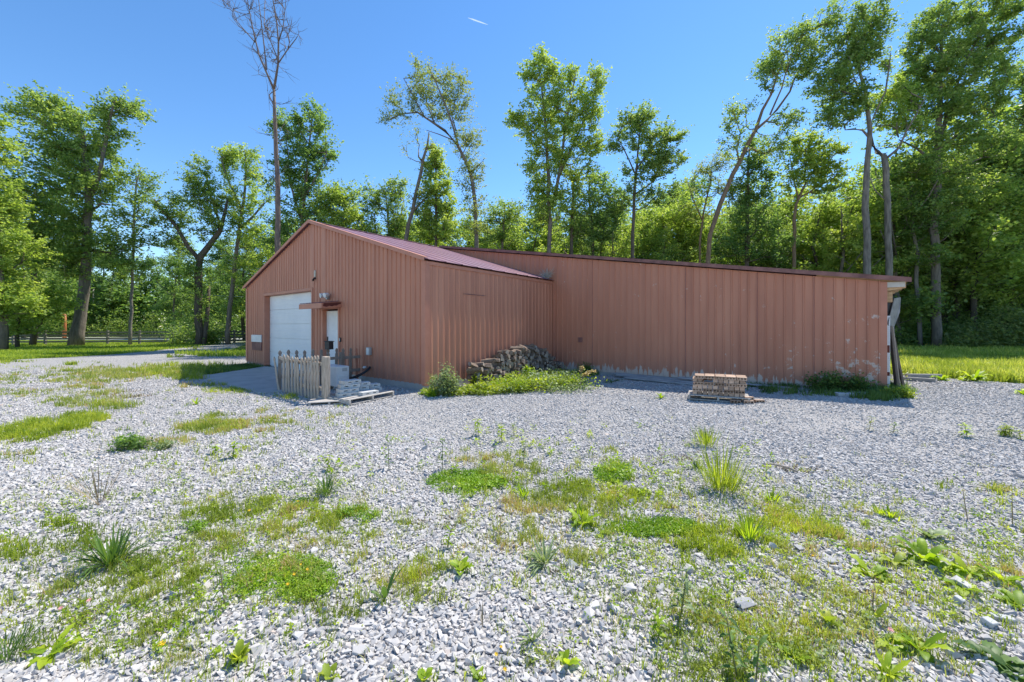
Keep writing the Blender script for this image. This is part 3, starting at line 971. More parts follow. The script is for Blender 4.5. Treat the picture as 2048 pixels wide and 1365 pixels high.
for x, y, z, rz, lab in ((0.52, -0.30, 0.0, 0.3, "loose brick on the gravel at the right front corner of the brick pallet"),
                    (0.56, -0.18, 0.0, 1.3, "loose brick lying right beside the brick pallet, nearest the shed wall side"),
                    (0.30, -0.37, 0.0, 0.05, "loose brick on the gravel just in front of the brick pallet"),
                    (0.53, -0.22, 0.058, 0.6, "loose brick resting on two others at the pallet corner"),
                    (0.72, -0.12, 0.0, 0.5, "outermost loose brick to the right of the brick pallet")):
    brick(x, y, z, rz, 0, lab)

# ---- firewood
def log_mesh(seed, ln):
    r = random.Random(seed)
    n = r.choice([5, 6, 7])
    ring = []
    for i in range(n):
        a = 2 * math.pi * i / n + r.uniform(-0.25, 0.25)
        rad = r.uniform(0.05, 0.082)
        ring.append((math.cos(a) * rad, math.sin(a) * rad * 0.8))
    m = MB(); segs = 4
    n0 = 0
    for s in range(segs + 1):
        y = -ln / 2 + ln * s / segs
        for x, z in ring:
            m.v.append((x * r.uniform(0.9, 1.08) + 0.01 * math.sin(s), y + r.uniform(-0.008, 0.008), z * r.uniform(0.9, 1.08)))
    for s in range(segs):
        for i in range(n):
            a = s * n + i; b = s * n + (i + 1) % n
            m.f.append((a, b, b + n, a + n))
    m.f.append(tuple(range(n - 1, -1, -1))); m.f.append(tuple(segs * n + i for i in range(n)))
    me = bpy.data.meshes.new("firewood_log")
    me.from_pydata(m.v, [], m.f); me.update()
    me.materials.append(M['firewood']); me.materials.append(M['firewood_end'])
    me.polygons[len(me.polygons) - 1].material_index = 1
    me.polygons[len(me.polygons) - 2].material_index = 1
    return me
lm = [log_mesh(s, random.uniform(0.36, 0.48)) for s in range(9)]
rnd = random.Random(3)
v = 1.2
row = 0
z = 0.05
prof = [(1.1, 0.50), (1.5, 0.56), (2.0, 0.66), (2.6, 0.84), (3.2, 0.92), (3.9, 0.95), (4.4, 0.80), (4.8, 0.55), (5.2, 0.3)]
k = 0
while z < 1.0:
    v = 1.22 + (row % 2) * 0.07
    while v < 5.2:
        if z < float(np.interp(v, [p[0] for p in prof], [p[1] for p in prof])):
            o = bpy.data.objects.new("firewood_log", rnd.choice(lm)); col.objects.link(o)
            topm = z + 0.13 > float(np.interp(v, [p[0] for p in prof], [p[1] for p in prof]))
            yaw = rnd.gauss(0, 0.36) if not topm else rnd.gauss(0, 0.85)
            o.location = L(0.44 + rnd.uniform(-0.06, 0.05) - z * 0.10, v + rnd.uniform(-0.02, 0.02), z + rnd.uniform(-0.012, 0.012))
            q = Matrix.Rotation(TH + math.radians(90) + yaw, 3, 'Z') @ Matrix.Rotation(rnd.gauss(0, 0.07 if not topm else 0.16), 3, 'X') @ Matrix.Rotation(rnd.uniform(0, 6.28), 3, 'Y')
            o.rotation_euler = q.to_euler()
            sf = rnd.uniform(0.85, 1.3); o.scale = (sf, rnd.uniform(0.8, 1.15), sf)
            tag(o, "grey split log in the firewood heap against the barn side wall", "log", "split logs of the firewood heap")
            k += 1
        v += 0.128
    z += 0.094; row += 1
print("logs", k)

# ---- planks along the long wall
PLK = [(2.3, 6.3, -0.22, 0.0, 0.05), (2.5, 6.9, -0.36, 0.0, 0.04), (2.4, 5.6, -0.29, 0.052, 0.035), (3.0, 7.0, -0.52, 0.0, 0.045), (2.9, 5.9, -0.70, 0.0, 0.04), (4.3, 7.2, -0.44, 0.05, 0.035)]
labs = ["long grey plank tight against the base of the long barn wall", "grey plank second out from the long barn wall", "shorter plank lying on top of the innermost planks", "long plank in the middle of the row behind the brick pallet", "outermost grey plank lying on the gravel behind the brick pallet", "plank resting on others towards the shaded weeds"]
for (a, b, y, z, h), lab in zip(PLK, labs):
    m = MB(); m.box(-(b - a) / 2, (b - a) / 2, -0.07, 0.07, 0, h)
    o = m.build("plank", M['plank_blue'], None, 0.004)
    c = L((a + b) / 2, LA + y)
    o.location = (c.x, c.y, float(hgt(c.x, c.y)) + z + 0.015)
    o.rotation_euler = (0, 0.016, TH + random.uniform(-0.012, 0.012))
    tag(o, lab, "plank", "grey planks laid along the shed wall")
m = MB(); m.box(-0.16, 0.16, -0.09, 0.09, 0, 0.06)
o = m.build("concrete_block", M['block'], None, 0.006)
p = G(1690, 792); o.location = p; o.rotation_euler = (0, 0, -0.2)
tag(o, "small pale concrete block in the shaded grass by the shed wall", "concrete block")

M['old_metal'] = rough_mat('old_metal', (0.10, 0.10, 0.10), (0.26, 0.25, 0.245), 5, 0.6, metal=0.2)
# ---- clutter leaning at the open end
def sheet(name, pts, th, mat, lab=None, cat=None, parent=None):
    a = Vector(pts[0]); n = (Vector(pts[1]) - a).cross(Vector(pts[2]) - a).normalized() * th
    m = MB(); m.prism(pts, n)
    o = m.build(name, mat, parent, 0.002)
    if lab: tag(o, lab, cat)
    return o
sheet("metal_sheet", [P(1789, 597, 8.72), P(1802, 595, 8.95), P(1800, 625, 8.93), P(1783, 668, 8.8), P(1776, 648, 8.66)], 0.012, M['old_metal'], "bent grey sheet leaning under the low eave at the shed's open end", "metal sheet")
sheet("metal_sheet", [P(1773.5, 590, 8.75), P(1790, 597, 8.75), P(1776, 642, 8.72), P(1773.5, 642, 8.72)], 0.012, M['dark'], "dark sheet tucked behind the shed's corner below the rafters", "metal sheet")
def lean(px0, py0, Y0, px1, py1, Y1, w, mat, lab):
    a = P(px0, py0, Y0); b = P(px1, py1, Y1)
    d = b - a; ln = d.length
    m = MB(); m.box(-w / 2, w / 2, -0.02, 0.02, 0, ln)
    o = m.build("leaning_board", mat, None, 0.004)
    o.location = a; o.rotation_euler = d.to_track_quat('Z', 'Y').to_euler()
    tag(o, lab, "board", "dark boards leaning at the shed's end")
lean(1794.5, 783, 8.72, 1780, 652, 8.75, 0.10, M['wood_dark'], "dark leaning board closest to the shed's corner")
lean(1798.5, 782, 8.75, 1784, 655, 8.8, 0.07, M['wood_grey'], "thin greyer board leaning between the two dark ones")
lean(1808, 782, 8.78, 1787, 675, 8.85, 0.075, M['wood_dark'], "outermost dark board, leaning out furthest at the shed's end")
# white perforated strip at the corner
lt = MB()
base = P(1774.8, 785, 8.70)
zt = P(1774.8, 632, 8.70).z
hs = []
zz = base.z + 0.03
hh = zt - base.z
n = int(hh / 0.042)
for i in range(n):
    for xx in (-0.022, 0.012):
        o_ = 0.008 if i % 2 else 0
        hs.append((xx + 0.0, xx + 0.014, 0.012 + i * 0.042, 0.030 + i * 0.042))
lo = holed_box(0.085, 0.02, hh, hs, 0.018)
loo = lo.build("lattice_strip", M['white'], None)
loo.location = (base.x, base.y, base.z); loo.rotation_euler = (0, 0, TH * 0.6)
tag(loo, "white perforated lattice strip standing at the shed's corner", "lattice")
for z0, z1 in ((0.86, 1.02), (0.36, 0.44)):
    MB().box(-0.02, 0.035, -0.0135, -0.0102, z0, z1).build("rust_stain", M['rust'], loo)

# grey timbers beyond the shed
for (a, b, lab) in (((1806, 762), (1871, 766), "front grey landscape timber lying on gravel right of the shed"), ((1812, 755.5), (1882, 758), "rear grey landscape timber lying by the meadow edge")):
    p, q = G(*a), G(*b)
    d = q - p
    m = MB(); m.box(0, d.length, -0.06, 0.06, 0, 0.11)
    o = m.build("timber", M['timber'], None, 0.012)
    o.location = p; o.rotation_euler = (0, 0, math.atan2(d.y, d.x))
    tag(o, lab, "timber")

# ---- board fence on the left
bf = empty("board_fence", (0, 0, 0))
tag(bf, "long weathered board fence along the far edge of the left lawn", "fence")
fp = [(-52.0, 33.0), (-42, 34.2), (-34, 35.2), (-27.5, 37.2), (-24.5, 40.5)]
def along(pts, step):
    out = []; carry = 0
    for a, b in zip(pts, pts[1:]):
        a, b = Vector(a), Vector(b); ln = (b - a).length; s = carry
        while s < ln:
            out.append(a.lerp(b, s / ln)); s += step
        carry = s - ln
    return out
pp = along(fp, 2.4)
for p in pp:
    MB().box(-0.07, 0.07, -0.07, 0.07, -0.2, 1.22).build("post", M['fence'], bf, 0, loc=(p.x, p.y, 0))
for k, zb_ in enumerate((0.18, 0.45, 0.72, 0.99)):
    for a, b in zip(pp, pp[1:]):
        m = MB(); d = b - a
        j0, j1 = random.uniform(-.02, .02), random.uniform(-.02, .02)
        nrm = Vector((-d.y, d.x)).normalized() * -0.085
        m.prism([(a.x + nrm.x, a.y + nrm.y, zb_ + j0), (b.x + nrm.x, b.y + nrm.y, zb_ + j1), (b.x + nrm.x, b.y + nrm.y, zb_ + j1 + 0.14), (a.x + nrm.x, a.y + nrm.y, zb_ + j0 + 0.14)], (0, 0.03, 0))
        m.build("board", M['fence'], bf)

# gate far down the drive
gt_ = empty("field_gate", (-25.0, 42, 0))
tag(gt_, "pale tubular gate at the far end of the gravel drive", "gate")
m = MB()
for z in (0.3, 0.6, 0.9, 1.15): m.tube([(-2.5, 0, z), (1.9, 0, z)], 0.03, 6)
for x in (-2.5, -0.3, 1.9): m.tube([(x, 0, 0.3), (x, 0, 1.15)], 0.03, 6)
m.build("gate_frame", M['grey_metal'], gt_)
MB().box(-2.75, -2.6, -0.07, 0.07, -0.1, 1.35).build("post", M['wood_pale'], gt_)
MB().box(2.0, 2.15, -0.07, 0.07, -0.1, 1.35).build("post", M['wood_pale'], gt_)

# utility poles and service wires
up = empty("utility_pole", (-61.6, 55.2, 0))
tag(up, "wooden utility pole with an orange sleeve at its foot, behind the left trees", "utility pole")
MB().tube([(0, 0, -0.5), (0, 0, 10.2)], [0.19, 0.13], 10).build("shaft", M['pole'], up, smooth=True)
MB().tube([(0, 0, -0.4), (0, 0, 4.2)], [0.215, 0.20], 10).build("sleeve", M['orange'], up, smooth=True)
m = MB(); m.box(-1.1, 1.1, -0.2, -0.12, 9.4, 9.52); m.build("crossarm", M['pole'], up)
up2 = empty("utility_pole", (-72, 69, 0))
tag(up2, "thin pale utility pole standing right of the orange-sleeved one", "utility pole")
MB().tube([(0, 0, -0.5), (0, 0, 8.6)], [0.16, 0.12], 10).build("shaft", M['wood_pale'], up2, smooth=True)
m = MB(); m.box(-0.9, 0.9, -0.2, -0.12, 8.0, 8.1); m.build("crossarm", M['wood_pale'], up2)
pw = empty("power_line", (0, 0, 0))
tag(pw, "thin pale service wires running down behind the barn's left eave", "power line")
for k in range(3):
    a = P(455, 520 + k * 7, 40); b = L(-W_G - 0.1, 9.0 + k * 0.3, 3.0)
    m = MB(); m.tube(sag(a, b, 0.25), 0.016, 4); m.build("wire", M['grey_metal'], pw)
a = P(470, 591, 40); m = MB(); m.tube(sag(P(380, 586, 52), P(500, 593, 40), 0.15), 0.016, 4); m.build("wire", M['grey_metal'], pw)

# faint contrail high up
ct = MB()
a = Vector((-930, 9800, 7480)) * 0.5
p0 = P(936, 36, 6000); p1 = P(976, 50, 6000)
mct, ntc, bc = nodes('contrail')
bc.inputs['Base Color'].default_value = (0.9, 0.9, 0.9, 1); bc.inputs['Alpha'].default_value = 0.4
bc.inputs['Roughness'].default_value = 1
tc = ntc.nodes.new('ShaderNodeBsdfTranslucent'); tp = ntc.nodes.new('ShaderNodeBsdfTransparent'); mxc = ntc.nodes.new('ShaderNodeMixShader')
mxc.inputs[0].default_value = 0.18
ntc.links.new(tp.outputs[0], mxc.inputs[1]); ntc.links.new(tc.outputs[0], mxc.inputs[2]); ntc.links.new(mxc.outputs[0], ntc.nodes['Material Output'].inputs[0])
ct.tube([p0, p0.lerp(p1, 0.3), p0.lerp(p1, 0.7), p1], [4, 11, 9, 2], 8)
cto = ct.build("contrail", mct, None, smooth=True)
tag(cto, "short faint white contrail high in the blue sky", "contrail")
# ------------------------------------------------------------------ trees
def leaf_cloud(cent, nper, cr, flat, ls, rng, clump_v=None, droop=0.0, sdir=None):
    """cent (n,3); returns verts, faces, v"""
    n = len(cent)
    idx = np.repeat(np.arange(n), nper)
    N = len(idx)
    if sdir is None:
        off = rng.normal(0, 1, (N, 3)) * np.array([cr, cr, cr * flat]) * 0.62
    else:       # leaves set along two or three shoots that leave each twig end
        ns = 3
        sh = sdir[:, None, :] + rng.normal(0, 0.75, (n, ns, 3)) * np.array([1, 1, 0.7])
        sh /= np.linalg.norm(sh, axis=2)[..., None] + 1e-9
        pick = rng.integers(0, ns, N)
        t = rng.uniform(-0.25, 1.0, N)[:, None]
        lenv = (cr * 1.9 * rng.uniform(0.6, 1.25, (n, ns)))[idx, pick][:, None]
        off = sh[idx, pick] * t * lenv + rng.normal(0, 1, (N, 3)) * np.array([1, 1, flat]) * cr * (0.30 - 0.14 * t)
    c = cent[idx] + off
    d = rng.normal(0, 1, (N, 3)); d[:, 2] = d[:, 2] * 0.45 - 0.15 - droop
    d /= np.linalg.norm(d, axis=1)[:, None]
    u = rng.normal(0, 0.55, (N, 3)); u[:, 2] += 0.8
    s = np.cross(d, u); s /= np.linalg.norm(s, axis=1)[:, None] + 1e-9
    l = ls * rng.uniform(0.6, 1.35, N)[:, None]
    w = l * rng.uniform(0.28, 0.42, N)[:, None]
    nrm = np.cross(s, d)
    a = c - d * l * 0.5
    b = c + s * w + nrm * l * 0.08
    e = c + d * l * 0.5
    f = c - s * w + nrm * l * 0.08
    V = np.stack([a, b, e, f], 1).reshape(-1, 3)
    Fc = np.arange(N * 4).reshape(-1, 4)
    cv = rng.uniform(0.12, 0.88, n) if clump_v is None else clump_v
    v = np.clip(cv[idx] * 0.6 + rng.uniform(0, 0.5, N) , 0, 1)
    return V, Fc, v

def build_tree(base, limbs, anchors, nper, cr, ls, leafm, barkm, name, label, cat, group=None, seed=0, flat=0.6, twig=1.0, root=None, droop=0.0, branch_leaves=True, kdetail=6, bare=False):
    nper = int(nper * 1.3)
    """limbs: list of lists of (Vector, radius); anchors: (n,3) array; all relative to base"""
    rng = np.random.default_rng(seed)
    nodes_, rads, par = [], [], []
    mb = MB()
    for lb in limbs:
        pts, rr = [], []
        for (p, r), (q, s) in zip(lb, lb[1:]):
            ln = (q - p).length; n = max(1, int(ln / 0.9))
            for i in range(n):
                t = i / n
                pts.append(p.lerp(q, t) + Vector(rng.normal(0, 0.012 + 0.15 * r, 3)) * (0 if i == 0 else 1)); rr.append(r + (s - r) * t)
        pts.append(lb[-1][0]); rr.append(lb[-1][1])
        mb.tube(pts, rr, kdetail)
        for p, r in zip(pts, rr):
            nodes_.append(tuple(p)); rads.append(r); par.append(-1)
    skel_n = len(nodes_)
    NP = np.array(nodes_)
    zmin = NP[:, 2].min() + 0.12 * (NP[:, 2].max() - NP[:, 2].min())
    if len(anchors):
        A = np.asarray(anchors)
        dist = np.array([np.min(np.linalg.norm(NP - a, axis=1)) for a in A])
        order = np.argsort(dist)
        allp = np.zeros((skel_n + len(A), 3)); allp[:skel_n] = NP
        cnt = skel_n; parent = np.full(skel_n + len(A), -1); depth = np.zeros(skel_n + len(A))
        small = np.array([1.0 if (r > 0.0 and p[2] > zmin) else 1.6 for r, p in zip(rads, nodes_)])
        for k in order:
            a = A[k]
            dv = allp[:cnt] - a
            d = np.linalg.norm(dv, axis=1)
            cost = d + np.clip(dv[:, 2] + 0.3 * d, 0, None) * 1.2 + depth[:cnt] * 0.06
            cost[:skel_n] *= small
            j = int(np.argmin(cost))
            allp[cnt] = a; parent[cnt] = j; depth[cnt] = depth[j] + 1
            cnt += 1
        desc = np.ones(cnt)
        for i in range(cnt - 1, skel_n - 1, -1):
            if parent[i] >= 0: desc[parent[i]] += desc[i]
        for i in range(skel_n, cnt):
            p, q = Vector(allp[parent[i]]), Vector(allp[i])
            r1 = 0.014 * twig * desc[i] ** 0.5; r0 = 0.014 * twig * (desc[i] + 1) ** 0.5
            if parent[i] < skel_n: r0 = min(r0, rads[parent[i]] * 0.8 + 0.005)
            ln = (q - p).length
            mid = p.lerp(q, 0.5) + Vector((rng.normal(0, .06), rng.normal(0, .06), -0.06 + rng.normal(0, .05))) * ln
            mb.tube([p, mid, q], [r0, (r0 + r1) / 2, r1 * 0.8], 4, caps=False)
            if bare:
                for _ in range(3):
                    t = rng.uniform(0.2, 1); s0 = p.lerp(q, t)
                    dd = ((q - p).normalized() + Vector(rng.normal(0, 0.5, 3))).normalized() * rng.uniform(0.4, 1.1) * 1.0
                    mb.tube([s0, s0 + dd * 0.5 + Vector(rng.normal(0, .04, 3)), s0 + dd + Vector((0, 0, 0.1))], [0.014, 0.010, 0.006], 3, caps=False)
    t = root or empty(name, base)
    if root is None: tag(t, label, cat, group)
    mb.build("trunk", barkm, t, smooth=True)
    if len(anchors) and nper:
        pos = allp[skel_n:cnt]; cents = pos
        sd = pos - allp[parent[skel_n:cnt]]
        sd /= np.linalg.norm(sd, axis=1)[:, None] + 1e-9
        sd[:, 2] += 0.15
        if branch_leaves:
            ex = []; es = []
            for i in range(skel_n, cnt):
                if rng.random() < 0.5:
                    ex.append(allp[i] * 0.6 + allp[parent[i]] * 0.4); es.append(sd[i - skel_n])
            if ex: cents = np.concatenate([pos, np.array(ex)]); sd = np.concatenate([sd, np.array(es)])
        V, Fc, v = leaf_cloud(cents, nper, cr, flat, ls, rng, None, droop, sd)
        link("crown", np_mesh("crown", V, [Fc], [v]), leafm, t)
    return t

def sample_lobes(lobes, base, Y, rng, jitter=1.0):
    out = []
    for lb in lobes:
        cx_, cy_, rx, ry, n = lb[:5]
        dy = lb[5] if len(lb) > 5 else 0.0
        for _ in range(n):
            while True:
                q = rng.uniform(-1, 1, 3)
                if np.dot(q, q) <= 1: break
            q *= (0.55 + 0.45 * rng.random())  / max(0.55, np.linalg.norm(q)) if rng.random() < 0.3 else 1
            dep = min(rx, ry) / F * Y * q[2] * 1.1 + dy
            p = P(cx_ + q[0] * rx, cy_ + q[1] * ry, Y)
            k = (Y + dep) / Y
            out.append((p.x * 1.0 - base.x, p.y + dep - base.y, p.z - base.z))
    return np.array(out)

def ptree(name, label, cat, Y, limbs, lobes, leaf='leaf', bark='bark', nper=60, cr=0.55, ls=0.17, seed=1, **kw):
    rng = np.random.default_rng(seed + 100)
    b0 = limbs[0][0]
    base = P(b0[0], HY + CAMH * F / Y, Y); base.z = 0
    LB3 = []
    for i, lb in enumerate(limbs):
        pts = []
        side = rng.uniform(-1, 1) if i else 0
        n = len(lb)
        for j, (px, py, r) in enumerate(lb):
            p = P(px, py, Y)
            p.y += side * 1.2 * j / max(1, n - 1)
            pts.append((p - base, max(0.012, 0.86 * r / F * Y)))
        if i == 0:
            p0, r0 = pts[0]
            g = Vector((p0.x, 0, -0.15))
            if p0.z > 0.05: pts = [(g, r0 * 1.35), (Vector((g.x * .5 + p0.x * .5, 0, 0.5)), r0 * 1.1)] + pts[1:] if p0.z < 1.0 else [(g, r0 * 1.3)] + pts
        LB3.append(pts)
    A = sample_lobes(lobes, base, Y, rng)
    return build_tree(base, LB3, A, nper, cr, ls, M[leaf], M[bark], name, label, cat, seed=seed, **kw)

GB = lambda Y: HY + CAMH * F / Y
# --- left group
ptree("oak_tree", "huge leaning oak with thick grey trunk, tallest on the left lawn", "tree", 32,
      [[(152, GB(32), 15), (160, 640, 11), (170, 560, 10), (176, 470, 9), (178, 390, 7.5), (172, 330, 5), (165, 270, 4), (150, 235, 2)],
       [(178, 400, 5), (205, 350, 4), (222, 290, 3.5), (238, 235, 2.5), (250, 215, 1.5)],
       [(172, 420, 2.8), (200, 418, 2.4), (215, 412, 2.2), (240, 416, 1.4)],
       [(170, 330, 4), (120, 280, 3), (80, 240, 2), (50, 225, 1.2)],
       [(172, 540, 3), (120, 520, 2.5), (75, 505, 1.5)],
       [(175, 500, 3), (215, 505, 2), (250, 520, 1.2)]],
      [(90, 225, 62, 28, 34), (140, 250, 38, 45, 34), (240, 222, 38, 26, 26), (228, 270, 22, 34, 14), (175, 320, 48, 55, 60), (110, 320, 55, 55, 50),
       (185, 380, 40, 38, 34), (95, 410, 70, 60, 55), (150, 440, 50, 40, 36), (120, 500, 85, 38, 60), (215, 490, 55, 28, 26), (60, 470, 45, 50, 26), (230, 525, 50, 14, 12), (145, 545, 40, 18, 14)],
      'leaf', 'bark', 58, 0.62, 0.19, 11)
ptree("maple_tree", "dark slender tree close left of the huge leaning oak", "tree", 33,
      [[(65, GB(33), 6), (66, 600, 5), (68, 520, 4.5), (66, 440, 3.5), (70, 380, 2)]],
      [(70, 400, 50, 60, 40), (60, 500, 55, 50, 40), (75, 590, 60, 45, 40), (100, 620, 42, 22, 24), (40, 640, 40, 22, 14)], 'leaf', 'bark_dark', 60, 0.6, 0.19, 12)
ptree("maple_tree", "leafy tree cut off by the left edge of the photo", "tree", 26,
      [[(5, GB(26), 9), (2, 600, 8), (-6, 500, 7), (-15, 380, 5), (-20, 280, 3)]],
      [(-15, 285, 42, 50, 34), (-10, 400, 40, 60, 44), (0, 500, 55, 50, 50), (15, 600, 60, 45, 50), (-70, 400, 60, 150, 60)], 'leaf_light', 'bark', 60, 0.5, 0.17, 13)
ptree("maple_tree", "broad bright green sapling with drooping low limbs at the far left", "tree", 29,
      [[(35, GB(29), 4), (38, 640, 3), (45, 590, 2)]],
      [(45, 610, 75, 35, 44), (95, 600, 40, 40, 24), (40, 655, 65, 14, 16)], 'leaf_light', 'bark_dark', 60, 0.5, 0.16, 14)
ptree("slender_tree", "slim single-stem tree with thin crown right of the leaning oak", "tree", 33,
      [[(260, GB(33), 3.6), (262, 600, 3), (266, 520, 2.6), (268, 430, 2.2), (272, 370, 1.5), (282, 335, 0.8)]],
      [(280, 370, 38, 35, 26), (285, 430, 50, 38, 30), (300, 470, 34, 35, 14), (250, 455, 30, 30, 10), (275, 520, 28, 40, 10)], 'leaf', 'bark_pale', 46, 0.5, 0.16, 15)
ptree("forked_tree", "ivy-wrapped tree forking wide into two thick limbs", "tree", 34,
      [[(397, GB(34), 9), (396, 620, 8), (397, 560, 8), (400, 515, 7), (418, 492, 6), (440, 462, 5), (450, 425, 3.5), (455, 400, 2)],
       [(399, 520, 5), (380, 495, 4.5), (362, 458, 3.5), (340, 430, 2.5), (325, 405, 1.5)],
       [(408, GB(34), 5), (407, 620, 4.5), (402, 570, 3)],
       [(442, 460, 3), (425, 420, 2.5), (405, 380, 2), (395, 345, 1.2)]],
      [(398, 355, 26, 34, 26), (415, 400, 42, 34, 36), (440, 440, 26, 38, 20), (350, 420, 40, 32, 26), (345, 470, 36, 30, 16), (400, 460, 30, 26, 12), (395, 580, 20, 80, 30)],
      'leaf', 'bark_dark', 52, 0.5, 0.16, 16)
ptree("leaning_tree", "tree with pale grey trunk leaning right of the forked ivy tree", "tree", 35,
      [[(456, GB(35), 6), (462, 600, 5), (470, 520, 4.5), (480, 450, 4), (488, 400, 3), (492, 340, 2), (490, 300, 1)],
       [(478, 460, 3), (500, 430, 2.4), (516, 400, 1.5)],
       [(484, 420, 2.5), (465, 370, 2), (456, 325, 1.2)]],
      [(458, 322, 20, 30, 22), (497, 325, 26, 36, 26), (490, 385, 48, 40, 40), (500, 440, 40, 34, 24), (470, 470, 26, 30, 10), (510, 480, 30, 30, 12), (478, 540, 34, 26, 10)],
      'leaf_light', 'bark', 52, 0.5, 0.16, 17)
# --- dead tree
rngd = np.random.default_rng(5)
def spray(path, n, spread):
    out = []
    for _ in range(n):
        k = rngd.uniform(0, len(path) - 1.001); i = int(k); t = k - i
        x = path[i][0] * (1 - t) + path[i + 1][0] * t; y = path[i][1] * (1 - t) + path[i + 1][1] * t
        a = rngd.uniform(-0.9, 0.9)
        l = rngd.uniform(0.3, 1) * spread
        out.append((x + math.sin(a) * l, y - math.cos(a) * l))
    return out
Yd = 27
L1 = [(548, 180, 2.6), (535, 150, 2.0), (518, 110, 1.6), (506, 60, 1.2), (498, 20, 0.9), (488, -40, 0.5)]
L2 = [(548, 180, 2.6), (556, 130, 2.1), (557, 85, 1.7), (553, 40, 1.3), (546, 0, 1.0), (548, -50, 0.5)]
L3 = [(533, 140, 1.4), (528, 90, 1.2), (522, 40, 0.9), (516, -10, 0.6)]
L4 = [(556, 128, 1.2), (575, 100, 1.0), (592, 78, 0.7), (597, 70, 0.4)]
L5 = [(510, 85, 1.1), (490, 62, 0.9), (475, 45, 0.6), (466, 20, 0.4)]
L6 = [(554, 115, 1.2), (540, 80, 1.0), (528, 50, 0.8), (530, 0, 0.6)]
L7 = [(557, 85, 1.2), (566, 55, 1.0), (570, 20, 0.7), (575, -30, 0.4)]
bases = P(556, 0, Yd); bases.z = 0
apx = spray(L1, 26, 34) + spray(L2, 26, 34) + spray(L3, 14, 30) + spray(L4, 9, 18) + spray(L5, 16, 30) + spray(L6, 12, 28) + spray(L7, 16, 30) + spray([(556, 470), (552, 300), (548, 190)], 22, 30)
AD = np.array([tuple(P(x, y, Yd) - bases + Vector((0, rngd.uniform(-1.2, 1.2), 0))) for x, y in apx])
trunkd = [(556, GB(Yd), 7.5), (556, 520, 6.2), (556, 440, 5.6), (555, 350, 5.0), (551, 270, 4.2), (549, 220, 3.4), (548, 180, 2.8)]
LDs = [[(P(x, y, Yd) - bases, r / F * Yd) for x, y, r in l] for l in (trunkd, L1, L2, L3, L4, L5, L6, L7)]
build_tree(bases, LDs, AD, 0, 0, 0, None, M['bark_dead'], "dead_tree", "tall bare dead tree with forked crown towering behind the garage gable", "tree", seed=6, twig=0.75, bare=True)

# --- behind the garage
ptree("ash_tree", "dense green tree standing right behind the bare dead tree", "tree", 30,
      [[(600, GB(30), 5), (600, 520, 4.5), (604, 440, 4), (612, 360, 3), (618, 290, 2.2), (626, 230, 1)],
       [(603, 440, 3), (580, 370, 2), (572, 300, 1.4), (565, 250, 0.8)],
       [(606, 400, 2.6), (640, 350, 1.8), (660, 310, 1)]],
      [(578, 265, 30, 45, 30), (625, 245, 30, 34, 26), (642, 300, 36, 22, 18), (615, 330, 48, 40, 36), (585, 370, 42, 45, 36), (640, 395, 44, 38, 34), (600, 450, 60, 38, 44), (570, 500, 40, 30, 16)],
      'leaf_dark', 'bark', 52, 0.48, 0.16, 21)
ptree("maple_tree", "rounded bright bushy tree behind the garage ridge", "tree", 30,
      [[(690, GB(30), 4), (690, 480, 3), (692, 420, 2)]],
      [(690, 425, 36, 48, 44), (655, 450, 34, 38, 34), (715, 470, 22, 34, 16)], 'leaf_light', 'bark', 62, 0.5, 0.16, 22)
ptree("locust_tree", "feathery rounded tree above the middle of the garage roof", "tree", 33,
      [[(782, GB(33), 4), (780, 480, 3), (775, 420, 2), (770, 380, 1)], [(780, 470, 2.5), (800, 430, 2), (805, 400, 1)]],
      [(745, 400, 26, 34, 22), (790, 395, 34, 38, 34), (765, 450, 46, 34, 34), (810, 460, 24, 34, 16), (735, 470, 26, 30, 12)], 'leaf', 'bark', 50, 0.5, 0.15, 23)
ptree("broken_tree", "snapped leaning trunk with jagged bare top above the garage roof", "tree", 30,
      [[(805, GB(30), 5.5), (812, 480, 5), (826, 420, 4.5), (836, 370, 4), (846, 320, 3.4), (855, 290, 2.4), (858, 265, 1.2)],
       [(845, 325, 2.2), (835, 310, 1.8), (833, 290, 1)], [(852, 300, 2.2), (862, 290, 1.5), (858, 278, 0.8)],
       [(828, 420, 2.5), (855, 385, 2), (870, 350, 1.3)]],
      [(850, 275, 30, 22, 7), (835, 300, 34, 22, 5), (845, 400, 20, 34, 12)], 'leaf_pale', 'bark', 24, 0.5, 0.12, 24)
ptree("poplar_tree", "narrow upright tree with bright pointed crown behind the snapped trunk", "tree", 31,
      [[(872, GB(31), 4), (872, 480, 3.4), (872, 400, 2.8), (872, 340, 1.8), (872, 300, 0.8)]],
      [(873, 315, 14, 28, 18), (874, 360, 30, 34, 34), (870, 410, 42, 40, 44), (890, 450, 30, 45, 30), (850, 450, 24, 34, 18)], 'leaf_light', 'bark_dark', 54, 0.42, 0.16, 25)
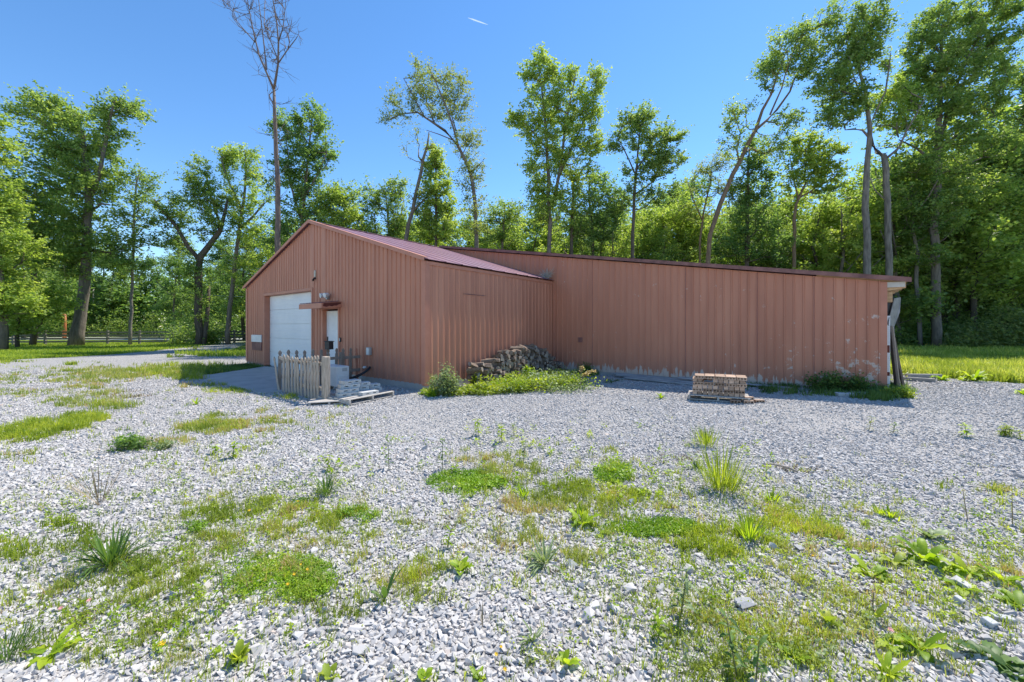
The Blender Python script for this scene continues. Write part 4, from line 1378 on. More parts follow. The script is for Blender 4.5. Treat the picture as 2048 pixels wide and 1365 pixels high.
ptree("willow_tree", "pale airy tree arching left high over the barn roof", "tree", 29,
      [[(953, GB(29), 5.5), (953, 500, 5), (951, 440, 4.4), (947, 380, 4), (935, 330, 3.8), (915, 290, 3.4), (890, 262, 3), (865, 245, 2.4), (835, 225, 1.8), (805, 228, 1.2), (775, 240, 0.6)],
       [(918, 296, 2.2), (905, 250, 2), (885, 200, 1.5), (862, 150, 0.8)],
       [(912, 262, 1.6), (900, 220, 1.3), (893, 180, 0.8)],
       [(850, 236, 1.5), (832, 205, 1.2), (815, 175, 0.7)], [(870, 248, 1.6), (850, 200, 1.2), (842, 150, 0.6)],
       [(905, 280, 1.3), (880, 275, 1), (858, 273, 0.6)], [(940, 345, 1.5), (960, 335, 1), (970, 330, 0.5)]],
      [(850, 160, 34, 32, 24), (900, 180, 32, 36, 24), (815, 195, 38, 28, 20), (790, 235, 26, 12, 8), (870, 215, 44, 26, 26), (920, 220, 18, 40, 16), (930, 290, 32, 26, 22), (945, 345, 26, 40, 22), (950, 400, 24, 34, 12), (960, 450, 24, 20, 8)],
      'leaf_pale', 'bark', 46, 0.48, 0.12, 26, twig=0.8)
# --- middle
ptree("locust_tree", "smaller feathery tree left of the tall twin-stemmed tree", "tree", 33,
      [[(1003, GB(33), 3.5), (1005, 480, 3), (1008, 440, 2), (1010, 410, 1)]],
      [(1010, 430, 34, 30, 30), (985, 460, 30, 30, 24), (1020, 490, 34, 24, 18)], 'leaf', 'bark', 46, 0.5, 0.15, 31)
ptree("tulip_tree", "tall bushy twin-stemmed tree rising above the middle of the long wall", "tree", 30,
      [[(1098, GB(30), 5.5), (1098, 500, 5), (1098, 420, 4.6), (1096, 340, 4), (1092, 260, 3), (1085, 190, 2), (1078, 140, 1)],
       [(1110, 400, 4), (1120, 340, 3.4), (1128, 270, 2.6), (1140, 200, 1.6), (1150, 150, 0.8)],
       [(1120, 350, 2.6), (1150, 280, 2), (1180, 210, 1.2), (1195, 165, 0.6)],
       [(1095, 300, 2.2), (1065, 260, 1.6), (1040, 230, 0.8)]],
      [(1085, 145, 28, 28, 26), (1060, 165, 16, 30, 10), (1130, 165, 24, 26, 16), (1185, 170, 26, 28, 20), (1090, 215, 40, 36, 40), (1160, 230, 44, 34, 40), (1045, 245, 28, 24, 18), (1110, 280, 55, 36, 46), (1180, 290, 28, 30, 18), (1090, 335, 44, 34, 34), (1150, 345, 36, 34, 24), (1080, 400, 36, 44, 34), (1130, 420, 30, 40, 18)],
      'leaf_light', 'bark', 52, 0.46, 0.16, 32)
ptree("maple_tree", "dark straight trunk with thin foliage just right of the tall twin-stemmed tree", "tree", 31,
      [[(1143, GB(31), 4.4), (1143, 500, 4), (1144, 430, 3.6), (1146, 370, 2.6), (1140, 330, 1.4)]],
      [(1145, 400, 30, 34, 16), (1165, 440, 28, 34, 14), (1130, 470, 26, 26, 8)], 'leaf', 'bark_dark', 44, 0.5, 0.16, 33)
ptree("maple_tree", "forked mid-height tree between the twin-stemmed tree and the feathery tall one", "tree", 32,
      [[(1186, GB(32), 4), (1186, 500, 3.6), (1184, 450, 3), (1178, 400, 2), (1180, 350, 1)], [(1200, GB(32), 3), (1204, 500, 3), (1212, 450, 2), (1222, 400, 1.2)]],
      [(1195, 385, 34, 38, 34), (1230, 400, 28, 34, 24), (1200, 450, 50, 36, 44), (1175, 490, 40, 26, 20)], 'leaf_dark', 'bark_dark', 52, 0.5, 0.16, 34)
ptree("ash_tree", "slim feathery tree with fan-shaped crown at the middle of the long wall", "tree", 30,
      [[(1264, GB(30), 4.6), (1265, 500, 4), (1268, 420, 3.6), (1272, 350, 3), (1276, 300, 2), (1282, 250, 1)],
       [(1272, 340, 2), (1300, 300, 1.5), (1330, 270, 0.8)], [(1271, 350, 1.8), (1245, 300, 1.2), (1232, 285, 0.7)], [(1268, 390, 2), (1310, 360, 1.5), (1345, 320, 0.8)]],
      [(1285, 240, 26, 24, 20), (1255, 260, 22, 26, 14), (1235, 295, 24, 9, 7), (1290, 290, 44, 30, 36), (1345, 275, 24, 22, 16), (1335, 325, 34, 24, 24), (1290, 345, 44, 28, 28), (1320, 385, 40, 24, 20), (1265, 400, 36, 24, 14)],
      'leaf', 'bark_dark', 50, 0.42, 0.15, 35)
ptree("maple_tree", "broad yellow-green tree filling the wood behind the fan-shaped tree", "tree", 36,
      [[(1330, GB(36), 4.5), (1330, 480, 4), (1328, 420, 3)]],
      [(1330, 440, 70, 50, 70), (1385, 450, 50, 50, 46), (1290, 480, 50, 40, 36), (1350, 500, 70, 26, 30)], 'leaf_light', 'bark_dark', 56, 0.6, 0.18, 36)
# leaning brown tree
ptree("leaning_tree", "brown-trunked tree leaning strongly to the right above the shed", "tree", 28,
      [[(1416, GB(28), 6), (1416, 520, 5.5), (1420, 470, 5.2), (1440, 410, 5), (1465, 350, 4.8), (1490, 300, 4.4), (1512, 258, 3.8), (1525, 220, 3), (1542, 190, 2.4), (1555, 150, 1.6), (1570, 110, 1)],
       [(1510, 262, 3.4), (1535, 240, 3), (1560, 215, 2.5), (1590, 175, 2), (1605, 140, 1.5), (1625, 110, 1)],
       [(1540, 230, 2), (1560, 180, 1.6), (1572, 130, 1.2), (1585, 90, 0.7)],
       [(1478, 325, 2), (1472, 300, 1.8), (1478, 270, 1)]],
      [(1555, 115, 30, 42, 30), (1595, 80, 30, 30, 22), (1640, 65, 34, 34, 26), (1660, 30, 24, 18, 8), (1600, 125, 36, 34, 28), (1535, 150, 22, 34, 18), (1580, 240, 36, 16, 14), (1545, 290, 36, 34, 26), (1475, 240, 28, 30, 18), (1465, 290, 24, 24, 10), (1645, 110, 26, 28, 14)],
      'leaf', 'bark_brown', 42, 0.45, 0.14, 37)
ptree("cedar_tree", "dark dense tree right of the leaning brown trunk", "tree", 32,
      [[(1493, GB(32), 5), (1493, 500, 4.6), (1494, 420, 4), (1496, 350, 3), (1500, 290, 1.6)]],
      [(1505, 310, 28, 34, 26), (1500, 370, 40, 40, 44), (1505, 440, 52, 44, 60), (1480, 500, 60, 30, 40), (1545, 500, 40, 34, 30)], 'leaf_dark', 'bark_dark', 56, 0.5, 0.16, 38)
ptree("locust_tree", "thin airy tree left of the leaning brown trunk", "tree", 33,
      [[(1400, GB(33), 3), (1400, 480, 2.6), (1408, 420, 2), (1420, 370, 1.4), (1425, 320, 0.7)], [(1404, 440, 1.6), (1385, 400, 1.2), (1375, 370, 0.6)]],
      [(1430, 330, 38, 28, 20), (1405, 365, 34, 26, 16), (1450, 380, 28, 30, 12), (1400, 420, 34, 26, 10)], 'leaf_pale', 'bark_brown', 40, 0.5, 0.13, 39)
ptree("maple_tree", "wide-spreading maple with layered crown right of the leaning trunk", "tree", 31,
      [[(1588, GB(31), 4.4), (1588, 440, 4), (1592, 410, 3.4), (1605, 380, 2.4), (1620, 350, 1.4)], [(1600, 395, 2.4), (1640, 370, 1.8), (1680, 350, 1)], [(1598, 400, 2), (1590, 360, 1.6), (1585, 310, 0.8)]],
      [(1610, 295, 36, 24, 28), (1655, 305, 34, 20, 22), (1600, 335, 44, 24, 28), (1660, 345, 44, 18, 24), (1640, 375, 44, 16, 16), (1580, 370, 28, 24, 10)], 'leaf_light', 'bark_brown', 52, 0.42, 0.16, 40)
# twin pale trunks
ptree("sycamore_tree", "left one of two bare pale trunks standing behind the shed's low end", "tree", 27,
      [[(1733, GB(27), 8), (1734, 540, 7.5), (1733, 450, 7), (1732, 380, 6.6), (1734, 330, 5.8), (1738, 290, 5.2), (1740, 260, 5), (1735, 220, 4), (1730, 180, 3.6), (1718, 140, 2.6), (1712, 90, 1.6), (1722, 50, 0.8)],
       [(1738, 275, 3), (1730, 258, 2.4), (1716, 253, 1.8), (1704, 252, 1)],
       [(1732, 190, 2), (1742, 165, 1.6), (1740, 140, 1)], [(1745, 240, 1.5), (1760, 190, 1.8), (1756, 150, 1.6), (1748, 130, 0.8)],
       [(1730, 200, 1.6), (1700, 170, 1.2), (1680, 130, 0.7)]],
      [(1735, 40, 32, 28, 26), (1710, 75, 26, 34, 22), (1700, 130, 36, 30, 30), (1745, 70, 24, 24, 14), (1660, 170, 30, 28, 22), (1690, 190, 44, 34, 34), (1665, 235, 34, 26, 20), (1735, 110, 24, 24, 12), (1775, 125, 20, 12, 7), (1710, 220, 26, 22, 12)],
      'leaf', 'bark_pale', 50, 0.44, 0.15, 41)
ptree("sycamore_tree", "right one of two pale trunks, its broken top bent towards its twin", "tree", 28,
      [[(1778, GB(28), 7.5), (1778, 550, 7), (1776, 480, 6.6), (1775, 400, 6.4), (1772, 340, 6.4), (1768, 312, 6.2), (1755, 305, 5), (1745, 290, 3.6), (1741, 268, 2.5)],
       [(1772, 318, 3.4), (1790, 300, 2.4), (1797, 270, 2), (1812, 235, 1.6), (1818, 210, 0.8)],
       [(1797, 275, 1.4), (1780, 265, 1.2), (1768, 258, 0.7)], [(1770, 400, 1.6), (1755, 380, 1.4), (1748, 350, 0.8)]],
      [(1775, 195, 34, 26, 30), (1820, 200, 28, 30, 24), (1785, 240, 34, 22, 20), (1830, 250, 22, 24, 12)],
      'leaf_light', 'bark_pale', 50, 0.44, 0.15, 42)
# big right tree
ptree("oak_tree", "massive dark-trunked tree right of the shed reaching the top of the photo", "tree", 29,
      [[(1872, GB(29), 9.5), (1872, 600, 8.6), (1870, 520, 8), (1870, 430, 7.4), (1872, 340, 6.8), (1876, 260, 6), (1880, 180, 4.6), (1882, 110, 3), (1884, 50, 1.6)],
       [(1873, 290, 4.2), (1895, 220, 3.6), (1915, 160, 3), (1935, 110, 2.4), (1960, 60, 1.6), (1985, 15, 1)],
       [(1872, 330, 3.4), (1850, 290, 2.6), (1828, 265, 1.4)],
       [(1874, 300, 3), (1930, 260, 2.4), (1990, 220, 1.4)], [(1874, 350, 3), (1930, 330, 2), (1980, 310, 1.2)]],
      [(1880, 45, 34, 36, 36), (1835, 90, 26, 34, 24), (1870, 110, 44, 40, 44), (1845, 160, 40, 34, 36), (1960, 25, 36, 34, 34), (2015, 20, 28, 24, 20), (1950, 80, 44, 34, 40), (2000, 90, 34, 34, 24), (1910, 150, 50, 40, 50), (1985, 150, 44, 30, 24), (1870, 215, 55, 38, 46), (1960, 215, 60, 34, 40), (1900, 280, 70, 36, 48), (1990, 290, 50, 30, 24), (1850, 340, 45, 34, 28), (1910, 370, 60, 40, 34), (1875, 430, 40, 44, 26), (1865, 510, 34, 34, 14)],
      'leaf', 'bark', 54, 0.46, 0.16, 43)
ptree("oak_tree", "leafy tree at the upper right edge behind the massive one", "tree", 33,
      [[(2062, GB(33), 6), (2060, 500, 5.5), (2055, 380, 5), (2050, 260, 3.4), (2045, 180, 2)]],
      [(2040, 150, 36, 30, 24), (2050, 230, 60, 50, 50), (2020, 300, 50, 45, 40), (2060, 350, 60, 60, 50), (2010, 400, 50, 50, 40), (2100, 250, 60, 150, 60)], 'leaf', 'bark_dark', 54, 0.55, 0.17, 44)
ptree("forked_tree", "dark crooked tree with a low fork right of the massive trunk", "tree", 31,
      [[(1948, GB(31), 6), (1947, 600, 5.8), (1950, 550, 5.6), (1960, 500, 5), (1968, 470, 4.6), (1978, 430, 3.6), (1985, 380, 2)],
       [(1962, 495, 3), (1945, 470, 2.4), (1925, 455, 1.4)], [(1950, 560, 2), (1935, 520, 1.5), (1912, 550, 1.0)]],
      [(1975, 400, 50, 40, 50), (1935, 440, 40, 30, 26), (2000, 450, 44, 40, 36), (1960, 480, 44, 26, 14)], 'leaf_light', 'bark_dark', 52, 0.5, 0.17, 45)
ptree("maple_tree", "dark trunk leaning right near the right edge of the photo", "tree", 32,
      [[(2018, GB(32), 6), (2022, 560, 5.6), (2030, 520, 5.4), (2042, 470, 5), (2050, 420, 3.4)]],
      [(2040, 430, 50, 50, 44), (2020, 500, 44, 30, 24), (2060, 520, 50, 40, 24)], 'leaf', 'bark_dark', 52, 0.5, 0.17, 46)
ptree("slender_tree", "slim pale crooked stem between the shed and the massive trunk", "tree", 30,
      [[(1841, GB(30), 4.4), (1838, 620, 4.2), (1832, 560, 4), (1836, 510, 3.6), (1826, 460, 3), (1822, 410, 2), (1826, 370, 1)]],
      [(1830, 400, 38, 34, 24), (1815, 450, 34, 34, 18), (1850, 470, 30, 30, 14)], 'leaf_dark', 'bark_pale', 50, 0.5, 0.16, 47)

# --- filler trees: six kinds, copied through the wood behind
def filler(seed, H, leafm, barkm, wide):
    rng = np.random.default_rng(seed)
    root = bpy.data.objects.new("woodland_tree", None)
    col.objects.link(root)
    r0 = 0.012 * H + 0.03
    pts = [(Vector((0, 0, -0.3)), r0 * 1.3), (Vector((0.02 * H * rng.normal(), 0, 0.35 * H)), r0), (Vector((0.03 * H * rng.normal(), 0.2, 0.65 * H)), r0 * 0.6), (Vector((0.03 * H * rng.normal(), 0, 0.93 * H)), 0.03)]
    limbs = [pts]
    for k in range(4):
        z = rng.uniform(0.3, 0.7) * H; a = rng.uniform(0, 6.28); l = rng.uniform(0.12, 0.22) * H
        limbs.append([(Vector((0, 0, z)), r0 * 0.45), (Vector((math.cos(a) * l * .5, math.sin(a) * l * .5, z + l * .45)), r0 * .3), (Vector((math.cos(a) * l, math.sin(a) * l, z + l)), 0.03)])
    A = []
    for k in range(15):
        t = rng.uniform(0.18, 0.95)
        a = rng.uniform(0, 6.28); R = wide * H * (1.1 - abs(t - 0.5) * 1.2) * rng.uniform(0.3, 1)
        c = np.array([math.cos(a) * R, math.sin(a) * R, t * H]); rr = rng.uniform(0.07, 0.12) * H
        for _ in range(11):
            q = rng.normal(0, 0.5, 3); A.append(c + q * np.array([rr, rr, rr * 0.8]))
    build_tree(None, limbs, np.array(A), 46, 0.7, 0.23, leafm, barkm, "", "", "", seed=seed, root=root, kdetail=5)
    return root
kinds = [(51, 16, 'leaf', 'bark', 0.17), (52, 17, 'leaf_light', 'bark', 0.15), (53, 15, 'leaf_dark', 'bark_dark', 0.19), (54, 18, 'leaf', 'bark_dark', 0.14), (55, 14, 'leaf_light', 'bark_dark', 0.20), (56, 16, 'leaf_dark', 'bark', 0.16)]
protos = [(filler(s, H, M[a], M[b], w), H) for s, H, a, b, w in kinds]
used = [False] * len(protos)
rf_ = random.Random(21)
def top_profile(px):
    xs = [-150, 0, 130, 300, 420, 500, 640, 800, 900, 1000, 1150, 1250, 1400, 1550, 1650, 1720, 1790, 1850, 1950, 2048, 2250]
    ys = [390, 430, 495, 515, 480, 470, 445, 465, 465, 435, 425, 415, 385, 400, 385, 375, 310, 310, 310, 270, 240]
    return float(np.interp(px, xs, ys))
def place_filler(px, Y, top, ki, where):
    r, H = protos[ki]
    if used[ki]:
        o = copy_tree(r)
    else:
        o = r; used[ki] = True
    h = CAMH + (HY - top) / F * Y
    s = h / H
    o.location = ((px - CX) / F * Y, Y, 0)
    w = max(s, 0.62)
    o.rotation_euler = (0, 0, rf_.uniform(0, 6.28)); o.scale = (w, w, s)
    lab, grp = where
    tag(o, lab, "tree", grp)
G_L = ("small leafy tree in the wood beyond the left board fence", "trees beyond the board fence")
G_M = ("crowded green tree in the wood above the barn roofs", "trees of the wood above the barn roofs")
G_R = ("crowded green tree in the dense wood right of the shed", "trees of the dense wood right of the shed")
for px in range(-140, 500, 30):
    place_filler(px + rf_.uniform(-15, 15), (rf_.uniform(62, 76) if 70 < px < 330 else rf_.uniform(46, 60)) if px < 480 else 45, top_profile(px) + rf_.uniform(-28, 30), rf_.choice([0, 2, 5, 3, 4]), G_L)
for px in range(505, 1790, 25):
    place_filler(px + rf_.uniform(-14, 14), rf_.uniform(38, 58), top_profile(px) + rf_.uniform(-30, 42), rf_.choice([0, 1, 2, 3, 4, 5]), G_M)
for px in range(1800, 2300, 26):
    place_filler(px + rf_.uniform(-10, 10), rf_.uniform(34, 52), top_profile(px) + rf_.uniform(-40, 60), rf_.choice([0, 1, 2, 3, 5]), G_R)
for px in range(1430, 1800, 45):
    place_filler(px + rf_.uniform(-10, 10), rf_.uniform(33, 38), 455 + rf_.uniform(-30, 30), rf_.choice([1, 4, 0]), G_M)
for px in range(1800, 2260, 28):
    place_filler(px + rf_.uniform(-10, 10), rf_.uniform(30.5, 36), 330 + rf_.uniform(-80, 90), rf_.choice([1, 4, 0]), G_R)
for px in range(1650, 1800, 36):
    place_filler(px + rf_.uniform(-10, 10), rf_.uniform(31, 36), 400 + rf_.uniform(-30, 40), rf_.choice([1, 4]), G_M)
for px in range(560, 1420, 75):
    place_filler(px + rf_.uniform(-20, 20), rf_.uniform(32, 36), 462 + rf_.uniform(-30, 25), rf_.choice([1, 4, 0]), G_M)

# far wood that closes the gaps, one mass
rw = np.random.default_rng(77)
cc = []
for k in range(800):
    px = rw.uniform(-400, 2500); Y = rw.uniform(64, 90)
    top = top_profile(px) + 60 + rw.uniform(-20, 30)
    if px < 500: top = max(top, 560 + rw.uniform(-20, 20))
    h = CAMH + (HY - top) / F * Y
    for _ in range(16):
        cc.append(((px - CX) / F * Y + rw.normal(0, 1.6), Y + rw.normal(0, 1.5), h * rw.uniform(0.02, 1) ))
V, Fc, v = leaf_cloud(np.array(cc), 13, 1.3, 0.8, 0.62, rw)
o = link("distant_wood", np_mesh("distant_wood", V, [Fc], [v]), M['leaf_dark'])
tag(o, "distant mass of woodland leaves", kind='stuff')
# undergrowth
cc = []
for k in range(700):
    px = rw.uniform(1770, 2400); Y = rw.uniform(30.5, 36)
    h = rw.uniform(0.5, 1.0) * np.interp(px, [1780, 1900, 1960, 2048], [2.0, 2.2, 4.0, 5.0])
    for _ in range(4):
        cc.append(((px - CX) / F * Y, Y + rw.normal(0, .3), h * rw.uniform(0.05, 1)))
for k in range(240):
    px = rw.uniform(-200, 470); Y = rw.uniform(40, 46) if px > 330 or px < 0 else rw.uniform(60, 66)
    h = rw.uniform(1.0, 4.2)
    for _ in range(4):
        cc.append(((px - CX) / F * Y, Y, h * rw.uniform(0.05, 1)))
for k in range(300):
    px = rw.uniform(500, 1780); Y = rw.uniform(34, 40)
    for _ in range(4):
        cc.append(((px - CX) / F * Y, Y, rw.uniform(0.1, 5)))
for k in range(26):     # tangle at the fence by the forked tree
    px = rw.uniform(350, 440); Y = rw.uniform(34, 37)
    for _ in range(4):
        cc.append(((px - CX) / F * Y, Y, rw.uniform(0.1, 1.3)))
V, Fc, v = leaf_cloud(np.array(cc), 26, 0.55, 0.7, 0.2, rw)
o = link("undergrowth", np_mesh("undergrowth", V, [Fc], [v]), M['leaf'])
tag(o, "undergrowth of shrubs at the foot of the woods", kind='stuff')

cc = []
for k in range(170):
    px = rw.uniform(1915, 2350); Y = rw.uniform(27.8, 30)
    h = rw.uniform(0.8, 3.4) * np.interp(px, [1915, 2000], [0.6, 1.0])
    for _ in range(5):
        cc.append(((px - CX) / F * Y + rw.normal(0, .4), Y + rw.normal(0, .3), h * rw.uniform(0.1, 1)))
V, Fc, v = leaf_cloud(np.array(cc), 22, 0.5, 0.7, 0.17, rw)
o = link("undergrowth", np_mesh("undergrowth", V, [Fc], [v]), M['leaf_pale'])
tag(o, "pale shrubs massed in front of the wood at the right", kind='stuff')
# ------------------------------------------------------------------ gravel stones (instanced in one object)
rg = np.random.default_rng(99)
def Gv(px, py):
    z = np.zeros_like(px)
    for _ in range(4):
        Y = F * (CAMH - z) / (py - HY)
        X = (px - CX) / F * Y
        z = hgt(X, Y)
    return np.stack([X, Y, z], 1)

def in_built(x, y, pad=0.03):
    dx, dy = x - C0.x, y - C0.y
    lx = dx * MX.x + dy * MX.y; ly = dx * VY.x + dy * VY.y
    inside = ((lx < pad) & (lx > -W_G - pad) & (ly > -pad)) | ((lx >= 0) & (lx < LB + pad) & (ly > LA - pad))
    slab = poly_in(lx, ly, SLAB)
    return inside | slab

def gravel_points():
    out = []
    for y0, y1, dens, sz in ((0.9, 3.2, 3200, 0.0205), (3.2, 5.5, 2700, 0.0200), (5.5, 9.0, 1700, 0.0205), (9.0, 14.0, 520, 0.025)):
        hw = 1.33 * y1 + 1.0
        n = int(dens * (y1 - y0) * 2 * hw)
        x = rg.uniform(-hw, hw, n); y = rg.uniform(y0, y1, n)
        k = (np.abs(x) < 1.33 * y + 1.0) & ~in_built(x, y) & ~green(x, y)
        x, y = x[k], y[k]
        nz = vnoise(x, y, 1.6, 31) * 0.6 + vnoise(x, y, 0.5, 32) * 0.4
        kk = rg.uniform(0, 1, len(x)) < np.clip(0.30 + 1.3 * nz, 0, 1)
        x, y, nz = x[kk], y[kk], nz[kk]
        s = sz * np.exp(rg.normal(0, 0.33, len(x))) * (0.8 + 0.45 * nz)
        out.append(np.stack([x, y, hgt(x, y) + 0.10 * s, s], 1))
    return np.concatenate(out)
gp = gravel_points()
print("stones", len(gp))
gme = bpy.data.meshes.new("gravel")
gme.vertices.add(len(gp)); gme.vertices.foreach_set("co", gp[:, :3].astype(np.float32).ravel())
a = gme.attributes.new("rot", 'FLOAT_VECTOR', 'POINT'); 
rr_ = rg.normal(0, 0.35, (len(gp), 3)); rr_[:, 2] = rg.uniform(0, 6.28, len(gp))
a.data.foreach_set("vector", rr_.astype(np.float32).ravel())
a = gme.attributes.new("scl", 'FLOAT_VECTOR', 'POINT')
ss_ = gp[:, 3:4] * np.stack([rg.uniform(0.75, 1.3, len(gp)), rg.uniform(0.6, 1.0, len(gp)), rg.uniform(0.42, 0.8, len(gp))], 1)
a.data.foreach_set("vector", ss_.astype(np.float32).ravel())
a = gme.attributes.new("vid", 'INT', 'POINT'); a.data.foreach_set("value", rg.integers(0, 10, len(gp)).astype(np.int32))
gob = link("gravel", gme)
tag(gob, "crushed pale grey limestone gravel", kind='stuff')
sm, snt, sbs = nodes('gravel_stone')
oi = snt.nodes.new("ShaderNodeObjectInfo")
sr = ramp(snt, [(0.0, (0.32, 0.31, 0.30)), (0.2, (0.42, 0.405, 0.39)), (0.7, (0.50, 0.48, 0.46)), (0.95, (0.56, 0.54, 0.515)), (1.0, (0.52, 0.43, 0.36))], oi.outputs['Random'])
sn = noise(snt, 60, 4, 0.6, texco(snt, 'Object'))
snt.links.new(mixc(snt, mth(snt, 'MULTIPLY', sn.outputs[0], 0.25), sr.outputs[0], (0.39, 0.345, 0.31)), sbs.inputs['Base Color'])
sbs.inputs['Roughness'].default_value = 0.85
sbs.inputs['Specular IOR Level'].default_value = 0.25
ng = bpy.data.node_groups.new("gravel_scatter", 'GeometryNodeTree')
ng.interface.new_socket("Geometry", in_out='INPUT', socket_type='NodeSocketGeometry')
ng.interface.new_socket("Geometry", in_out='OUTPUT', socket_type='NodeSocketGeometry')
gi = ng.nodes.new("NodeGroupInput"); gout = ng.nodes.new("NodeGroupOutput")
g2i = ng.nodes.new("GeometryNodeGeometryToInstance")
for k in range(10):
    ml = ng.nodes.new("GeometryNodeMeshLine"); ml.inputs['Count'].default_value = 15
    rv = ng.nodes.new("FunctionNodeRandomValue"); rv.data_type = 'FLOAT_VECTOR'
    rv.inputs[0].default_value = (-0.62,) * 3; rv.inputs[1].default_value = (0.62,) * 3
    rv.inputs['Seed'].default_value = 31 + k
    sp_ = ng.nodes.new("GeometryNodeSetPosition")
    ch = ng.nodes.new("GeometryNodeConvexHull")
    ssn = ng.nodes.new("GeometryNodeSetShadeSmooth"); ssn.inputs['Shade Smooth'].default_value = False
    smn = ng.nodes.new("GeometryNodeSetMaterial"); smn.inputs['Material'].default_value = sm
    ng.links.new(ml.outputs[0], sp_.inputs[0]); ng.links.new(rv.outputs[0], sp_.inputs['Position'])
    ng.links.new(sp_.outputs[0], ch.inputs[0]); ng.links.new(ch.outputs[0], ssn.inputs[0])
    ng.links.new(ssn.outputs[0], smn.inputs[0]); ng.links.new(smn.outputs[0], g2i.inputs[0])
iop = ng.nodes.new("GeometryNodeInstanceOnPoints")
iop.inputs['Pick Instance'].default_value = True
def named(nm, ty):
    n = ng.nodes.new("GeometryNodeInputNamedAttribute"); n.data_type = ty; n.inputs[0].default_value = nm
    return n.outputs[0]
ng.links.new(gi.outputs[0], iop.inputs['Points'])
ng.links.new(g2i.outputs[0], iop.inputs['Instance'])
ng.links.new(named("vid", 'INT'), iop.inputs['Instance Index'])
e2r = ng.nodes.new("FunctionNodeEulerToRotation")
ng.links.new(named("rot", 'FLOAT_VECTOR'), e2r.inputs[0])
ng.links.new(e2r.outputs[0], iop.inputs['Rotation'])
ng.links.new(named("scl", 'FLOAT_VECTOR'), iop.inputs['Scale'])
ng.links.new(iop.outputs[0], gout.inputs[0])
md = gob.modifiers.new("scatter", 'NODES'); md.node_group = ng

# ------------------------------------------------------------------ grass and weeds
def blades(base, H, W, lean_amt, rng, bend=0.5, vmid=None):
    n = len(base)
    a = rng.uniform(0, 2 * np.pi, n)
    side = np.stack([np.cos(a), np.sin(a), np.zeros(n)], 1)
    a2 = rng.uniform(0, 2 * np.pi, n)
    ln = (np.abs(rng.normal(0, 1, n)) * lean_amt)[:, None]
    d = np.stack([np.cos(a2), np.sin(a2), np.zeros(n)], 1) * ln
    H = H[:, None]; W = W[:, None]
    up = np.array([[0, 0, 1.0]])
    mid = base + (up * 0.55 + d * 0.35) * H
    tip = base + (up * (1 - 0.25 * np.clip(ln, 0, 1.5)) + d * (0.6 + bend)) * H
    V = np.stack([base - side * W * .5, base + side * W * .5, mid - side * W * .42, mid + side * W * .42, tip], 1).reshape(-1, 3)
    i = np.arange(n)[:, None] * 5
    q = i + np.array([[0, 1, 3, 2]]); t = i + np.array([[2, 3, 4]])
    v = rng.uniform(0, 1, n) if vmid is None else np.clip(vmid + rng.normal(0, 0.22, n), 0, 1)
    return V, q, t, v

def smallleaves(base, size, rng, lift=0.6, vmid=None):
    n = len(base)
    d = rng.normal(0, 1, (n, 3)); d[:, 2] = np.abs(d[:, 2]) * lift
    d /= np.linalg.norm(d, axis=1)[:, None]
    s = np.cross(d, rng.normal(0, 0.4, (n, 3)) + np.array([0, 0, 1.0])); s /= np.linalg.norm(s, axis=1)[:, None] + 1e-9
    l = size[:, None]
    c = base
    V = np.stack([c, c + d * l * .5 + s * l * .34, c + d * l, c + d * l * .5 - s * l * .34], 1).reshape(-1, 3)
    q = np.arange(n * 4).reshape(-1, 4)
    v = rng.uniform(0, 1, n) if vmid is None else np.clip(vmid + rng.normal(0, 0.2, n), 0, 1)
    return V, q, v

class Veg:
    def __init__(s): s.V, s.q, s.t, s.vq, s.vt, s.n = [], [], [], [], [], 0
    def blades(s, *a, **k):
        V, q, t, v = blades(*a, **k)
        s.V.append(V); s.q.append(q + s.n); s.t.append(t + s.n); s.vq.append(v); s.vt.append(v); s.n += len(V)
    def leaves(s, *a, **k):
        V, q, v = smallleaves(*a, **k)
        s.V.append(V); s.q.append(q + s.n); s.vq.append(v); s.n += len(V)
    def raw(s, V, q, v):
        s.V.append(np.asarray(V)); s.q.append(np.asarray(q) + s.n); s.vq.append(np.asarray(v)); s.n += len(V)
    def mesh(s, name):
        fs, vs = [], []
        if s.q: fs.append(np.concatenate(s.q)); vs.append(np.concatenate(s.vq))
        if s.t: fs.append(np.concatenate(s.t)); vs.append(np.concatenate(s.vt))
        return np_mesh(name, np.concatenate(s.V), fs, vs)

